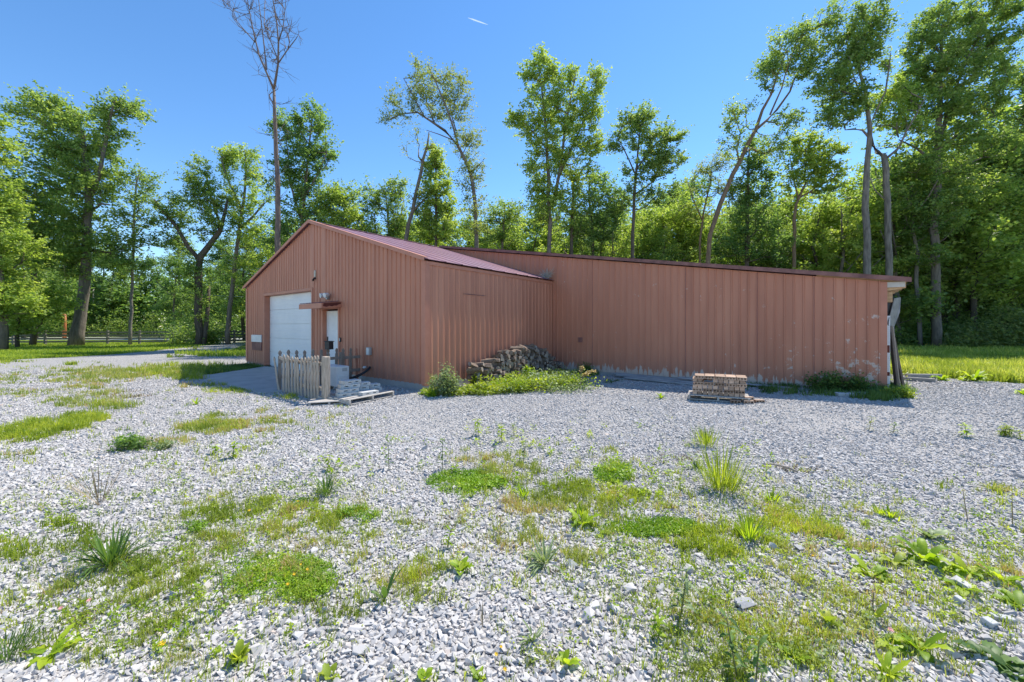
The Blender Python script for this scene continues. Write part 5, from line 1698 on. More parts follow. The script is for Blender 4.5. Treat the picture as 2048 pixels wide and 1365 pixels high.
def ell(cx_, cy_, rx, ry, n, rng, edge=0.35, clump=0.14, cthr=0.35, power=0.5, bunch=1):
    """points on the ground inside an image-space ellipse, broken up by world noise"""
    r = rng.uniform(0, 1, n * 2) ** power; a = rng.uniform(0, 6.283, n * 2)
    px = cx_ + rx * r * np.cos(a); py = cy_ + ry * r * np.sin(a)
    k = py > HY + 12
    px, py, r = px[k], py[k], r[k]
    p = Gv(px, py)
    nz = vnoise(p[:, 0], p[:, 1], clump, 5) * 0.55 + vnoise(p[:, 0], p[:, 1], clump * 3.1, 9) * 0.45
    fine = vnoise(p[:, 0], p[:, 1], clump * 0.28, 21)
    prob = np.clip((nz * 0.8 + fine * 0.3 - cthr - 0.30 * np.clip(r - 0.35, 0, 1)) * 3.0, 0, 1) ** 1.4
    bare = np.maximum(np.exp(-(((px - 930) / 330) ** 2 + ((py - 1275) / 110) ** 2) ** 2), np.exp(-(((px - 1640) / 420) ** 2 + ((py - 880) / 75) ** 2) ** 2))
    if rx > 300: prob = prob * (1 - 0.85 * bare)
    keep = (rng.uniform(0, 1, len(r)) < prob) & ~in_built(p[:, 0], p[:, 1], 0.0)
    p = p[keep]
    if bunch > 1:
        m_ = rng.integers(0, max(1, len(p)), max(1, n // bunch)) if len(p) else np.zeros(0, int)
        p = np.repeat(p[m_], bunch, 0)
        if len(p):
            p[:, :2] += rng.normal(0, 1, (len(p), 2)) * (0.007 + 0.0035 * p[:, 1:2])
            p[:, 2] = hgt(p[:, 0], p[:, 1])
        return p
    return p[:n]

rv_ = np.random.default_rng(123)
# left lawn
vg = Veg()
px = rv_.uniform(-250, 470, 60000); py = rv_.uniform(683, 728, 60000)
p = Gv(px, py); p = p[poly_in(p[:, 0], p[:, 1], LAWN) & (p[:, 1] > 8)]
vg.blades(p, rv_.uniform(0.06, 0.16, len(p)), rv_.uniform(0.02, 0.04, len(p)), 0.35, rv_, vmid=vnoise(p[:, 0], p[:, 1], 2.0, 4))
px = rv_.uniform(350, 500, 6000); py = rv_.uniform(686, 714, 6000)
p = Gv(px, py); p = p[poly_in(p[:, 0], p[:, 1], GTUFT)]
vg.blades(p, rv_.uniform(0.08, 0.3, len(p)), rv_.uniform(0.02, 0.035, len(p)), 0.35, rv_)
o = link("lawn", vg.mesh("lawn"), M['lawn']); tag(o, "mown grass of the left lawn", kind='stuff')
# right meadow
vg = Veg()
px = rv_.uniform(1780, 2350, 90000); py = rv_.uniform(690, 800, 90000) ** 1.0
p = Gv(px, py); j = (vnoise(p[:, 0], p[:, 1], 0.8, 11) - .5) * 1.0
p = p[poly_in(p[:, 0] + j, p[:, 1] + j, MEADOW) & (p[:, 1] < 34)]
vm = vnoise(p[:, 0], p[:, 1], 1.1, 6)
vg.blades(p, rv_.uniform(0.10, 0.42, len(p)) * (0.6 + 0.6 * vm), rv_.uniform(0.014, 0.032, len(p)), 0.4, rv_, vmid=vm)
o = link("meadow", vg.mesh("meadow"), M['meadow']); tag(o, "long meadow grass right of the shed", kind='stuff')

# weeds through the gravel
def cover(name, label, mat, specs):
    vg = Veg()
    for s in specs:
        kind, cx_, cy_, rx, ry, n, h0, h1, w = s[:9]
        kw = s[9] if len(s) > 9 else {}
        if kind == 'b': kw.setdefault('bunch', 8)
        n = int(n * (0.46 if kind == 'b' and cy_ > 900 and name != 'moss' else 0.5 if kind == 'l' and cy_ > 900 and name == 'weeds' else 0.85))
        p = ell(cx_, cy_, rx * 1.15, ry * 1.15, n, rv_, **kw)
        if not len(p): continue
        if kind == 'b':
            vg.blades(p, rv_.uniform(h0, h1, len(p)) * (0.66 if cy_ > 900 else 0.8), rv_.uniform(w * .6, w * 1.3, len(p)), 0.45, rv_, vmid=vnoise(p[:, 0], p[:, 1], 0.3, 8))
        else:
            p[:, 2] += rv_.uniform(0.0, h1, len(p))
            vg.leaves(p, rv_.uniform(w * .6, w * 1.4, len(p)), rv_, vmid=vnoise(p[:, 0], p[:, 1], 0.25, 8))
    o = link(name, vg.mesh(name), mat); tag(o, label, kind='stuff')
    return o
D = dict
# pale thin grass
cover("grass", "thin yellowish grass growing through the gravel", M['weed_dry'], [
    ('b', 230, 757, 250, 20, 6000, .05, .16, .014, D(clump=.5, cthr=.38)),
    ('b', 300, 750, 130, 17, 4200, .06, .24, .014, D(clump=.5, cthr=.3)),
    ('b', 60, 790, 160, 10, 1200, .05, .12, .012, D(clump=.5)),
    ('b', 130, 808, 90, 9, 700, .05, .14, .012, D(clump=.3)),
    ('b', 210, 800, 70, 22, 800, .08, .24, .009, D(clump=.3, cthr=.4)),
    ('b', 450, 850, 140, 18, 2600, .05, .14, .010, D(clump=.3, cthr=.36)),
    ('b', 330, 885, 60, 10, 600, .04, .1, .008),
    ('b', 600, 830, 110, 12, 500, .04, .1, .008, D(clump=.3, cthr=.5)),
    ('b', 1190, 985, 230, 50, 7000, .04, .15, .006, D(clump=.2, cthr=.42)),
    ('b', 1080, 930, 320, 45, 3500, .04, .16, .006, D(clump=.2, cthr=.52)),
    ('b', 1150, 1080, 150, 60, 2600, .04, .14, .005, D(cthr=.45)),
    ('b', 560, 1045, 260, 65, 6000, .03, .11, .005, D(cthr=.46)),
    ('b', 300, 1170, 330, 100, 5200, .03, .13, .0045, D(cthr=.5)),
    ('b', 760, 1120, 200, 100, 3000, .03, .12, .0045, D(cthr=.53)),
    ('b', 1560, 1080, 260, 80, 5200, .03, .12, .005, D(cthr=.46)),
    ('b', 1600, 1270, 330, 90, 6500, .025, .09, .0036, D(cthr=.45)),
    ('b', 1380, 1250, 110, 100, 1500, .025, .08, .0036, D(cthr=.5)),
    ('b', 1990, 1130, 120, 90, 1400, .03, .12, .005, D(cthr=.5)),
    ('b', 250, 1290, 260, 50, 2000, .02, .08, .0035, D(cthr=.5)),
    ('b', 30, 900, 90, 30, 300, .04, .1, .008, D(clump=.3, cthr=.5)),
    ('b', 1000, 1330, 180, 40, 500, .02, .06, .0033, D(cthr=.55)),
    ('b', 1990, 975, 50, 12, 300, .04, .1, .007),
    ('b', 1590, 935, 70, 12, 200, .03, .08, .007)])
# greener grass
cover("grass", "fresh green grass tufts scattered over the gravel", M['weed'], [
    ('b', 45, 868, 70, 14, 1800, .05, .17, .010, D(clump=.35, cthr=.2)), ('b', 110, 853, 60, 10, 1500, .06, .2, .010, D(clump=.35, cthr=.2)), ('b', 165, 838, 45, 8, 1100, .06, .2, .010, D(clump=.35, cthr=.2)), ('b', 235, 815, 50, 8, 300, .06, .25, .010),
    ('b', 480, 782, 70, 6, 700, .04, .14, .01, D(clump=.3, cthr=.3)),
    ('b', 360, 745, 90, 16, 2600, .08, .3, .013, D(clump=.4, cthr=.3)),
    ('b', 440, 850, 90, 12, 900, .05, .14, .01, D(clump=.3)),
    ('b', 470, 1040, 190, 40, 4000, .03, .11, .0055, D(cthr=.4)),
    ('b', 700, 1040, 110, 34, 2600, .03, .1, .0055, D(cthr=.36)),
    ('b', 1130, 990, 90, 26, 2200, .04, .14, .006, D(cthr=.36)),
    ('b', 1250, 1000, 120, 22, 1800, .04, .12, .006, D(cthr=.4)),
    ('b', 1430, 1100, 90, 40, 3000, .04, .15, .0055, D(cthr=.32)),
    ('b', 1570, 1060, 90, 32, 3200, .04, .13, .0055, D(cthr=.34)),
    ('b', 1660, 1060, 60, 26, 1000, .03, .1, .005, D(cthr=.4)),
    ('b', 20, 1100, 60, 18, 1200, .04, .12, .006, D(cthr=.25)),
    ('b', 130, 1070, 90, 30, 1500, .04, .12, .0055, D(cthr=.42)),
    ('b', 340, 1150, 120, 40, 900, .03, .12, .005, D(cthr=.5)),
    ('b', 650, 1200, 110, 60, 1300, .03, .09, .004, D(cthr=.48)),
    ('b', 860, 1130, 110, 40, 900, .04, .13, .0048, D(cthr=.48)),
    ('b', 1650, 1260, 300, 80, 2400, .025, .09, .004, D(cthr=.5)),
    ('b', 1980, 1010, 120, 60, 400, .04, .12, .006, D(cthr=.52)),
    ('b', 470, 705, 24, 6, 500, .08, .2, .03, D(clump=.6, cthr=.1)),
    ('b', 540, 780, 25, 5, 300, .05, .12, .01), ('b', 585, 795, 30, 4, 250, .05, .14, .01)])
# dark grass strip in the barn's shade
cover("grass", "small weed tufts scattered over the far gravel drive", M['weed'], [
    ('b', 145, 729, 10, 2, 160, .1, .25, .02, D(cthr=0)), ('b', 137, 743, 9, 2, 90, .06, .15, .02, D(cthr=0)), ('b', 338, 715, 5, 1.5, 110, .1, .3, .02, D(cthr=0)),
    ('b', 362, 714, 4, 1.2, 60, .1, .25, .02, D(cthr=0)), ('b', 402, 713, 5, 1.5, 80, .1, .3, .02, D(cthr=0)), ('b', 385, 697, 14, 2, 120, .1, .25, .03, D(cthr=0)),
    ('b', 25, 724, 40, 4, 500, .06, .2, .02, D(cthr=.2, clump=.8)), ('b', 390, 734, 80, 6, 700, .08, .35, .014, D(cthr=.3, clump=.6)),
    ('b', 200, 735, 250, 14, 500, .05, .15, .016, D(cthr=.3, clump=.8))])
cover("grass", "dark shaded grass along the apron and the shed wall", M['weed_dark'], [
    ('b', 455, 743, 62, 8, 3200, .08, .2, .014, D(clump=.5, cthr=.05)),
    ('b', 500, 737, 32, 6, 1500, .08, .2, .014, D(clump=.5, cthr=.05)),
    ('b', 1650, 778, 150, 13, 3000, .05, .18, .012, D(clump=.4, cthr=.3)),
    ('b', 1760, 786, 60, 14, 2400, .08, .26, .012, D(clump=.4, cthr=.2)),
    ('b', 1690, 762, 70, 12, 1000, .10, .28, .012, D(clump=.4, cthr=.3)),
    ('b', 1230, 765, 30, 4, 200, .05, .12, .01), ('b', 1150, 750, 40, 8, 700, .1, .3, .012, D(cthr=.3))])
# small-leaved weeds
cover("weeds", "low small-leaved weeds creeping over the gravel", M['weed'], [
    ('l', 600, 1060, 230, 60, 5000, 0, .05, .016, D(cthr=.5)),
    ('l', 300, 1180, 330, 90, 6000, 0, .05, .014, D(cthr=.52)),
    ('l', 1180, 990, 260, 60, 5000, 0, .06, .018, D(cthr=.52)),
    ('l', 1560, 1070, 240, 60, 5200, 0, .05, .016, D(cthr=.48)),
    ('l', 1620, 1270, 340, 90, 8500, 0, .045, .012, D(cthr=.5)),
    ('l', 1390, 1230, 90, 100, 2200, 0, .05, .012, D(cthr=.52)),
    ('l', 1950, 1130, 130, 70, 1800, 0, .05, .016, D(cthr=.5)),
    ('l', 820, 1150, 190, 90, 1800, 0, .05, .013, D(cthr=.56)),
    ('l', 1080, 1310, 100, 36, 900, 0, .05, .012, D(cthr=.5)),
    ('l', 150, 1230, 110, 40, 2600, 0, .05, .014, D(cthr=.34)),
    ('l', 1700, 765, 90, 14, 700, 0, .3, .05, D(clump=.4, cthr=.3))])
cover("grass", "pale thin sprigs of grass between the stones of the yard", M['weed_dry'], [
    ('b', 1024, 1100, 1150, 240, 9000, .02, .09, .0045, D(cthr=.15, clump=.5, bunch=6, power=.6)),
    ('b', 1250, 1020, 500, 110, 6000, .02, .10, .005, D(cthr=.2, clump=.35, bunch=6)),
    ('b', 450, 1080, 480, 130, 6000, .02, .10, .0045, D(cthr=.2, clump=.35, bunch=6)),
    ('b', 1640, 1250, 460, 110, 6000, .02, .08, .004, D(cthr=.2, clump=.3, bunch=6))])
cover("weeds", "scattered single sprigs of thin weeds over the whole gravel yard", M['weed'], [
    ('b', 1024, 1120, 1150, 260, 15000, .02, .10, .0045, D(cthr=.1, clump=.6, bunch=5, power=.6)),
    ('b', 1600, 1180, 500, 190, 9000, .02, .10, .0045, D(cthr=.2, clump=.4, bunch=5)),
    ('b', 400, 1150, 500, 190, 9000, .02, .10, .0045, D(cthr=.2, clump=.4, bunch=5)),
    ('b', 1150, 970, 420, 80, 3200, .03, .14, .006, D(cthr=.2, clump=.4, bunch=6)),
    ('b', 300, 860, 420, 90, 2600, .04, .12, .008, D(cthr=.2, clump=.5, bunch=6)),
    ('l', 1024, 1120, 1100, 250, 9000, 0, .05, .012, D(cthr=.25, clump=.4)),
    ('l', 1650, 1180, 450, 190, 5000, 0, .05, .014, D(cthr=.3, clump=.4))])
cover("weeds", "little round-leaved seedlings dotted over the gravel", M['weed_bright'], [
    ('l', 1024, 1120, 1100, 250, 7000, 0, .035, .015, D(cthr=.35, clump=.35, bunch=9)),
    ('l', 1640, 1150, 450, 170, 6500, 0, .04, .018, D(cthr=.38, clump=.3, bunch=10)),
    ('l', 420, 1120, 450, 170, 6000, 0, .04, .018, D(cthr=.38, clump=.3, bunch=10)),
    ('l', 1120, 930, 420, 70, 3500, 0, .08, .030, D(cthr=.25, clump=.4, bunch=12)),
    ('l', 1080, 772, 120, 14, 1800, 0, .3, .06, D(cthr=.2, clump=.3))])
cover("weeds", "pale grey-green leaves among the weeds before the firewood", M['weed_grey'], [
    ('l', 1110, 772, 60, 14, 1800, 0, .38, .055, D(cthr=.15, clump=.3)), ('l', 1010, 783, 50, 7, 700, 0, .16, .05, D(cthr=.15, clump=.3)),
    ('l', 1140, 782, 45, 7, 900, 0, .16, .05, D(cthr=.15, clump=.3)), ('l', 1620, 1270, 300, 80, 2500, 0, .035, .016, D(cthr=.3, bunch=8))])
cover("moss", "dense bright green mats of fine ground cover", M['moss'], [
    ('l', 925, 968, 62, 22, 6500, 0, .03, .018, D(cthr=.22, clump=.3)), ('l', 975, 970, 36, 12, 2200, 0, .045, .020, D(cthr=.2, clump=.3)),
    ('b', 925, 966, 60, 22, 2500, .03, .075, .007, D(cthr=.05)),
    ('l', 1300, 1058, 85, 17, 6000, 0, .028, .015, D(cthr=.2, clump=.25)), ('b', 1300, 1056, 86, 18, 2600, .03, .075, .006, D(cthr=.05)),
    ('l', 1227, 950, 36, 17, 2400, 0, .03, .018, D(cthr=.05)), ('b', 1227, 946, 34, 20, 1300, .03, .09, .007, D(cthr=.05)),
    ('l', 560, 1160, 105, 42, 7500, 0, .028, .012, D(cthr=.26)), ('b', 560, 1155, 100, 44, 3600, .02, .065, .004, D(cthr=.15)),
    ('l', 640, 1165, 50, 40, 2000, 0, .04, .012, D(cthr=.4)),
    ('l', 385, 1058, 26, 9, 900, 0, .04, .014, D(cthr=.1)), ('l', 720, 1035, 40, 14, 1500, 0, .05, .015, D(cthr=.2)),
    ('l', 260, 888, 26, 8, 700, 0, .08, .03, D(cthr=.1))])
cover("withered_weeds", "reddish brown withered weeds and soil litter in the gravel", M['stem_dry'], [
    ('b', 1600, 935, 80, 12, 500, .01, .05, .01, D(cthr=.4)), ('b', 860, 1040, 60, 24, 500, .01, .05, .006),
    ('b', 1340, 920, 80, 12, 500, .02, .08, .007), ('b', 290, 885, 50, 7, 200, .02, .06, .008),
    ('b', 1790, 1190, 100, 34, 900, .01, .05, .004), ('b', 150, 1220, 120, 50, 900, .01, .05, .005),
    ('b', 1180, 1120, 100, 40, 400, .01, .05, .005), ('b', 240, 790, 80, 10, 400, .03, .1, .01), ('b', 640, 1200, 60, 30, 500, .01, .05, .004)])
# leafy mass in front of the firewood
vg = Veg()
for cx_, cy_, rx, ry, n, h in ((1000, 781, 70, 9, 3200, .22), (1080, 770, 70, 14, 4200, .30), (1125, 770, 40, 12, 2200, .3), (960, 788, 36, 6, 1000, .14), (905, 788, 60, 6, 1500, .14), (965, 760, 26, 8, 900, .5), (1055, 750, 14, 8, 600, .62)):
    p = ell(cx_, cy_, rx, ry, n, rv_, clump=.3, cthr=.12)
    p[:, 2] += rv_.uniform(0.0, 1, len(p)) ** 0.7 * h * (0.5 + 0.5 * vnoise(p[:, 0], p[:, 1], .25, 2))
    vg.leaves(p, rv_.uniform(.03, .075, len(p)), rv_, vmid=vnoise(p[:, 0], p[:, 1], 0.4, 18))
o = link("weeds", vg.mesh("weeds"), M['weed']); tag(o, "leafy ground cover spilling in front of the firewood heap", kind='stuff')

# ------------------------------------------------------------------ single plants
def ribbon_leaf(base, az, length, width, rise, droop, fold=0.15, n=6, wav=0.0, rng=None):
    V = []; q = []
    d = np.array([math.cos(az), math.sin(az), 0.0]); s = np.array([-math.sin(az), math.cos(az), 0.0])
    for i in range(n + 1):
        t = i / n
        c = np.array(base) + d * length * t * (1 - 0.15 * t) + np.array([0, 0, length * (rise * t - droop * t * t)])
        w = width * math.sin(math.pi * min(1, (t * 0.92 + 0.06))) ** 0.7 * 0.5
        ww = wav * math.sin(t * 17 + az)
        V += [c - s * w + np.array([0, 0, fold * w + ww * width]), c, c + s * w + np.array([0, 0, fold * w - ww * width])]
    for i in range(n):
        a = i * 3
        q += [(a, a + 1, a + 4, a + 3), (a + 1, a + 2, a + 5, a + 4)]
    return np.array(V), np.array(q)

def rosette(px, py, mat, label, nl=9, length=.16, width=.05, rise=.6, droop=.6, spread=1.0, wav=0.13, cat="plant", name="broadleaf_weed", seed=None, group=None):
    rng = np.random.default_rng(seed if seed is not None else int(px * 7 + py))
    vg = Veg()
    for k in range(nl):
        az = 2.399 * k + rng.uniform(-.3, .3)
        l = length * rng.uniform(.6, 1.15)
        V, q = ribbon_leaf((rng.normal(0, .006), rng.normal(0, .006), 0.0), az, l, width * rng.uniform(.75, 1.15), rise * rng.uniform(.5, 1.5), droop * rng.uniform(.6, 1.3), .35, 6, wav)
        vg.raw(V, q, np.full(len(q), rng.uniform(.1, .95)))
    o = link(name, vg.mesh(name), M[mat]); o.location = G(px, py); tag(o, label, cat, group)
    for pl_ in o.data.polygons: pl_.use_smooth = True
    return o

def tuft(px, py, mat, label, n=60, h=.25, w=.008, lean=.6, r=.03, cat="grass tuft", name="grass_tuft", bend=.5, group=None):
    rng = np.random.default_rng(int(px * 3 + py))
    vg = Veg()
    for k in range(n):
        a = rng.uniform(0, 6.28); rr = abs(rng.normal(0, r)); out = rng.uniform(.05, 1) * lean
        az = a + rng.normal(0, .4); H = h * rng.uniform(.5, 1.15)
        V, q = ribbon_leaf((math.cos(a) * rr, math.sin(a) * rr, 0), az, H * (0.25 + out), w * rng.uniform(.7, 1.3), 1.0 / (0.3 + out) * 0.9, out * 0.8, .3, 4)
        vg.raw(V, q, np.full(len(q), rng.uniform(0, 1)))
    o = link(name, vg.mesh(name), M[mat]); o.location = G(px, py); tag(o, label, cat, group)
    return o

def stalk(px, py, mat, label, h=.3, leaf=.06, lw=.018, pairs=8, name="stalk_weed", cat="plant", dry=False, lean=0.05, stems=1, top_tuft=True, Y=None):
    rng = np.random.default_rng(int(px * 5 + py))
    base = G(px, py)
    vg = Veg(); mb = MB()
    for s in range(stems):
        la = rng.uniform(0, 6.28); lx, ly = math.cos(la) * lean, math.sin(la) * lean
        ox, oy = (0, 0) if s == 0 else (rng.normal(0, .04), rng.normal(0, .04))
        hh = h * (1 if s == 0 else rng.uniform(.6, 1))
        pts = [(ox + lx * t * hh / .3, oy + ly * t * hh / .3, hh * t) for t in (0, .33, .66, 1)]
        mb.tube(pts, [.004, .0035, .003, .002] if h < 1 else .006, 5)
        for k in range(pairs):
            t = .18 + .82 * (k / max(1, pairs - 1))
            b = (ox + lx * t * hh / .3, oy + ly * t * hh / .3, hh * t)
            for m_ in (0, 1):
                az = k * 2.4 + m_ * 3.14 + rng.uniform(-.3, .3)
                V, q = ribbon_leaf(b, az, leaf * rng.uniform(.7, 1.2) * (1 - .45 * t * (not top_tuft)), lw, rng.uniform(.2, .9), rng.uniform(.4, .9), .3, 4)
                vg.raw(V, q, np.full(len(q), rng.uniform(0, 1)))
    o = link(name, vg.mesh(name), M[mat]); o.location = base; tag(o, label, cat)
    mb.build("stem", M['stem_dry' if dry else 'stem'], o)
    return o

# tufts
tuft(222, 1130, 'weed_dark', "large dark green grass tuft with long arching blades at lower left", 95, .30, .010, .9, .03)
tuft(240, 1122, 'weed', "pale fine grass clump at the right foot of the big dark tuft", 70, .12, .006, .8, .06)
tuft(8, 1318, 'weed_dark', "dark fine-bladed grass tuft at the lower left corner", 130, .15, .0045, .7, .05)
tuft(652, 990, 'weed_dark', "spiky dark grass tuft left of centre behind the green patches", 75, .27, .007, .8, .025)
tuft(1090, 1130, 'weed_grey', "greyish star-shaped rosette of narrow leaves near the centre", 44, .20, .012, 1.1, .012)
tuft(1066, 1283, 'weed_grey', "small greyish narrow-leaved tuft in bare gravel at the bottom centre", 14, .12, .010, .8, .01)
tuft(1412, 892, 'weed', "upright light green grass tuft, farthest of the two by the tall clump", 150, .32, .006, .35, .09)
tuft(1440, 980, 'weed', "tall upright leafy grass clump right of centre", 210, .50, .0055, .28, .09)
tuft(1462, 985, 'weed', "shorter grass at the right foot of the tall upright clump", 46, .26, .008, .25, .05)
tuft(1395, 940, 'weed_dark', "low dark spreading tuft just left of the tall upright clump", 44, .12, .012, 1.1, .02)
tuft(1545, 1004, 'weed_bright', "yellow-green tuft with thin seed stalks right of the tall clump", 50, .13, .009, .8, .03)
tuft(1500, 1080, 'weed_bright', "tall arching grass tuft at the left end of the right-hand weed patch", 70, .22, .008, .55, .035)
tuft(1762, 1030, 'weed_bright', "left of two small bright tufts alone on the gravel", 36, .09, .010, .8, .03)
tuft(1782, 1036, 'weed_bright', "right of two small bright tufts alone on the gravel", 40, .10, .010, .8, .03)
tuft(1048, 995, 'weed_bright', "bright yellow-green upright tuft between the two central moss mats", 44, .15, .009, .4, .03)
tuft(1165, 1040, 'weed_bright', "bright grass sprig above the broad-leaved weed near centre", 30, .14, .007, .4, .03)
tuft(1985, 980, 'weed_dry', "dry pinkish grass tuft alone near the right edge", 60, .10, .006, .9, .04)
tuft(1130, 768, 'weed_grey', "tall upright seeding grass clump right of the firewood heap", 90, .50, .010, .16, .12, bend=.2)
tuft(1105, 764, 'weed_grey', "thin seeding grass between firewood and the tall grass clump", 34, .42, .009, .2, .08)
tuft(200, 1010, 'stem_dry', "bare wispy dry grass stalks standing alone at left", 22, .50, .006, .4, .02, cat="dry grass", name="dry_grass")
tuft(1640, 1030, 'weed_dry', "wispy dry grass between the right weed patch and the open gravel", 26, .14, .005, .6, .03, cat="dry grass", name="dry_grass")
tuft(965, 1255, 'stem_dry', "single dry wisps in the bare gravel at bottom centre", 8, .12, .003, .6, .01, cat="dry grass", name="dry_grass")
# rosettes
rosette(100, 1312, 'weed_bright', "broad-leaved rosette in gravel at the lower left", 12, .14, .038, .55, .4)
rosette(1165, 1052, 'weed_bright', "bright broad-leaved clump left of the long green mat", 12, .15, .05, .9, .7)
rosette(1195, 1068, 'weed_bright', "lower broad-leaved weed touching the long green mat", 9, .12, .045, .5, .5)
rosette(922, 1145, 'weed_bright', "compact broad-leaved weed left of the grey star rosette", 10, .10, .042, .9, .5)
rosette(600, 1003, 'weed_dark', "flat dark leafy weed left of the spiky tuft", 9, .12, .045, .3, .3)
rosette(1742, 1150, 'weed_bright', "dark glossy dock, leftmost of the broad-leaved row at right", 13, .13, .045, .8, .6)
rosette(1790, 1128, 'weed', "pale broad dock second from left in the right-hand row", 11, .12, .042, .7, .6)
rosette(1850, 1125, 'weed_bright', "largest upright broad-leaved dock in the right-hand row", 16, .17, .05, 1.1, .9)
rosette(1880, 1140, 'weed_bright', "broad-leaved dock leaning right of the largest one", 13, .14, .045, .7, .6)
rosette(1932, 1148, 'weed_bright', "wide yellow-green dock at the right of the row", 15, .14, .045, .7, .6)
rosette(1925, 1180, 'weed_bright', "low dock hanging towards the stones below the row", 11, .12, .045, .5, .5)
rosette(2005, 1165, 'weed_bright', "dark dock near the right edge above the cut stones", 12, .12, .042, .8, .6)
rosette(2040, 1215, 'weed_bright', "broad dock cut by the right edge of the photo", 12, .13, .04, .5, .5)
rosette(1860, 1078, 'weed_grey', "grey-green leafy weed behind the broad-leaved row", 8, .15, .045, .9, .8)
rosette(1592, 1318, 'weed_bright', "green rosette at the bottom right among thin weeds", 12, .10, .032, .7, .4)
rosette(1782, 1292, 'weed_bright', "flat rosette with wide leaves below the cut stones' left", 8, .11, .045, .4, .4)
rosette(1838, 1300, 'weed_bright', "upright rosette right of the flat wide-leaved one", 11, .12, .04, .9, .7)
rosette(1985, 1320, 'weed_dark', "dark broad rosette at the bottom right corner", 12, .15, .05, .4, .4)
rosette(2030, 1352, 'weed_dark', "second dark rosette hard in the bottom right corner", 9, .14, .05, .5, .5)
rosette(1778, 1352, 'weed_bright', "narrow-leaved rosette at the bottom edge right of centre", 11, .09, .022, .8, .5)
rosette(1148, 1022, 'weed', "small leafy weed just above the bright broad-leaved clump", 7, .09, .03, .8, .5)
rosette(960, 1358, 'weed_bright', "small green sprout at the bottom edge near yellow flowers", 7, .06, .02, .5, .4)
rosette(850, 1358, 'weed_bright', "rounded bright seedling at the bottom edge left of centre", 5, .05, .032, .9, .4)
rosette(660, 1358, 'weed', "yellow-green lobed seedling at the bottom edge", 6, .055, .035, 1.0, .5)
rosette(770, 1198, 'weed_dark', "dark upright two-leaved weed in gravel below centre left", 5, .11, .025, 1.5, .8)
rosette(1130, 1330, 'weed_bright', "bright lobed seedling at the bottom centre", 7, .07, .035, 1.2, .6)
rosette(478, 1322, 'weed', "lobed yellow-green seedling cluster at lower left", 17, .065, .030, 1.5, .7)
rosette(1655, 1250, 'weed', "left of two lobed seedlings standing in bare stones", 6, .075, .04, 1.4, .7)
rosette(1743, 1240, 'weed', "right of two lobed seedlings standing in bare stones", 6, .07, .035, 1.4, .7)
rosette(1575, 925, 'weed_dark', "tiny dark weed by the soil patch near the fallen stick", 6, .06, .02, .5, .3)
rosette(1322, 798, 'weed_bright', "small leafy sprout on gravel left of the brick pallet", 12, .13, .035, 1.5, .8)
rosette(1948, 764, 'weed_bright', "bright leafy bush at the edge of the meadow", 34, .42, .09, 1.1, .9, name="leafy_bush", cat="bush")
rosette(1884, 762, 'weed_bright', "small leafy bush at the right end of the grey timbers", 24, .26, .07, .9, .9, name="leafy_bush", cat="bush")
rosette(2046, 790, 'weed_bright', "leafy weed on gravel at the right edge by the meadow", 14, .22, .06, .9, .8)
stalk(1935, 876, 'weed_bright', "lone leafy weed on the open gravel at right", .17, .09, .035, 8)
stalk(1738, 862, 'weed_dry', "thin pale weed, left of two on the open gravel before the shed's end", .20, .06, .02, 7)
stalk(1786, 868, 'weed_grey', "thin grey-green weed, right of two on the open gravel before the shed's end", .16, .07, .02, 8)
stalk(2042, 880, 'weed', "bushy small weed hard against the right edge on open gravel", .12, .06, .02, 9)
stalk(2008, 872, 'weed', "low spreading weed on open gravel near the right edge", .14, .09, .022, 11, stems=3)
rosette(1560, 925, 'weed_dark', "tiny flat weed left of the fallen stick", 6, .05, .02, .4, .3)
stalk(465, 918, 'weed_bright', "leafy weed on the left gravel, taller of a pair", .18, .085, .032, 11)
stalk(433, 908, 'weed_bright', "smaller weed beside the taller leafy one on the left gravel", .10, .07, .028, 8)
rosette(393, 810, 'weed_bright', "single small weed in gravel before the apron", 9, .11, .035, 1.2, .7)
rosette(490, 895, 'weed', "tiny weed on gravel right of the leafy pair", 7, .08, .025, .9, .6)
# stalks
stalk(885, 940, 'weed_dark', "right of two thin-stemmed leafy weeds standing on the gravel", .34, .085, .022, 7)
stalk(778, 940, 'weed_dark', "left of two thin-stemmed leafy weeds standing on the gravel", .34, .08, .022, 7)
stalk(957, 872, 'weed_bright', "bushy bright stalk weed, leftmost of the far trio", .24, .085, .026, 14)
stalk(1003, 884, 'weed_bright', "middle one of three far bright stalk weeds", .22, .085, .026, 14)
stalk(1028, 872, 'weed', "rightmost of three far bright stalk weeds", .18, .06, .018, 9)
stalk(1046, 925, 'weed_dark', "reddish-stemmed weed below the far trio", .22, .06, .022, 7, dry=True)
stalk(1475, 1360, 'weed_dark', "tall dark-leaved stalk weed at the bottom right of centre", .25, .075, .018, 7)
stalk(1512, 1362, 'weed_dark', "second dark-leaved stalk right of the tall one at the bottom edge", .20, .07, .018, 6)
stalk(1362, 1232, 'weed_grey', "grey-green stalk weed with whorled narrow leaves", .26, .085, .016, 9)
stalk(1318, 1282, 'weed_bright', "small leafy stalk left of the thin bottom weeds", .11, .05, .016, 8)
stalk(450, 1215, 'weed_dark', "thin reddish stalk left of the dense clover mat", .22, .05, .012, 6, dry=True)
stalk(895, 1098, 'weed_bright', "small pale-leaved stalk in gravel near centre", .12, .05, .018, 6)
stalk(1000, 1075, 'stem_dry', "reddish brown withered stalk weed near centre", .14, .06, .008, 7, dry=True)
stalk(655, 942, 'weed', "leafy weed with thin bare stem at left of centre", .16, .07, .025, 6)
stalk(1935, 1040, 'weed_dry', "tall thin seed stalk near the right edge, left one", .22, .04, .006, 5, dry=True)
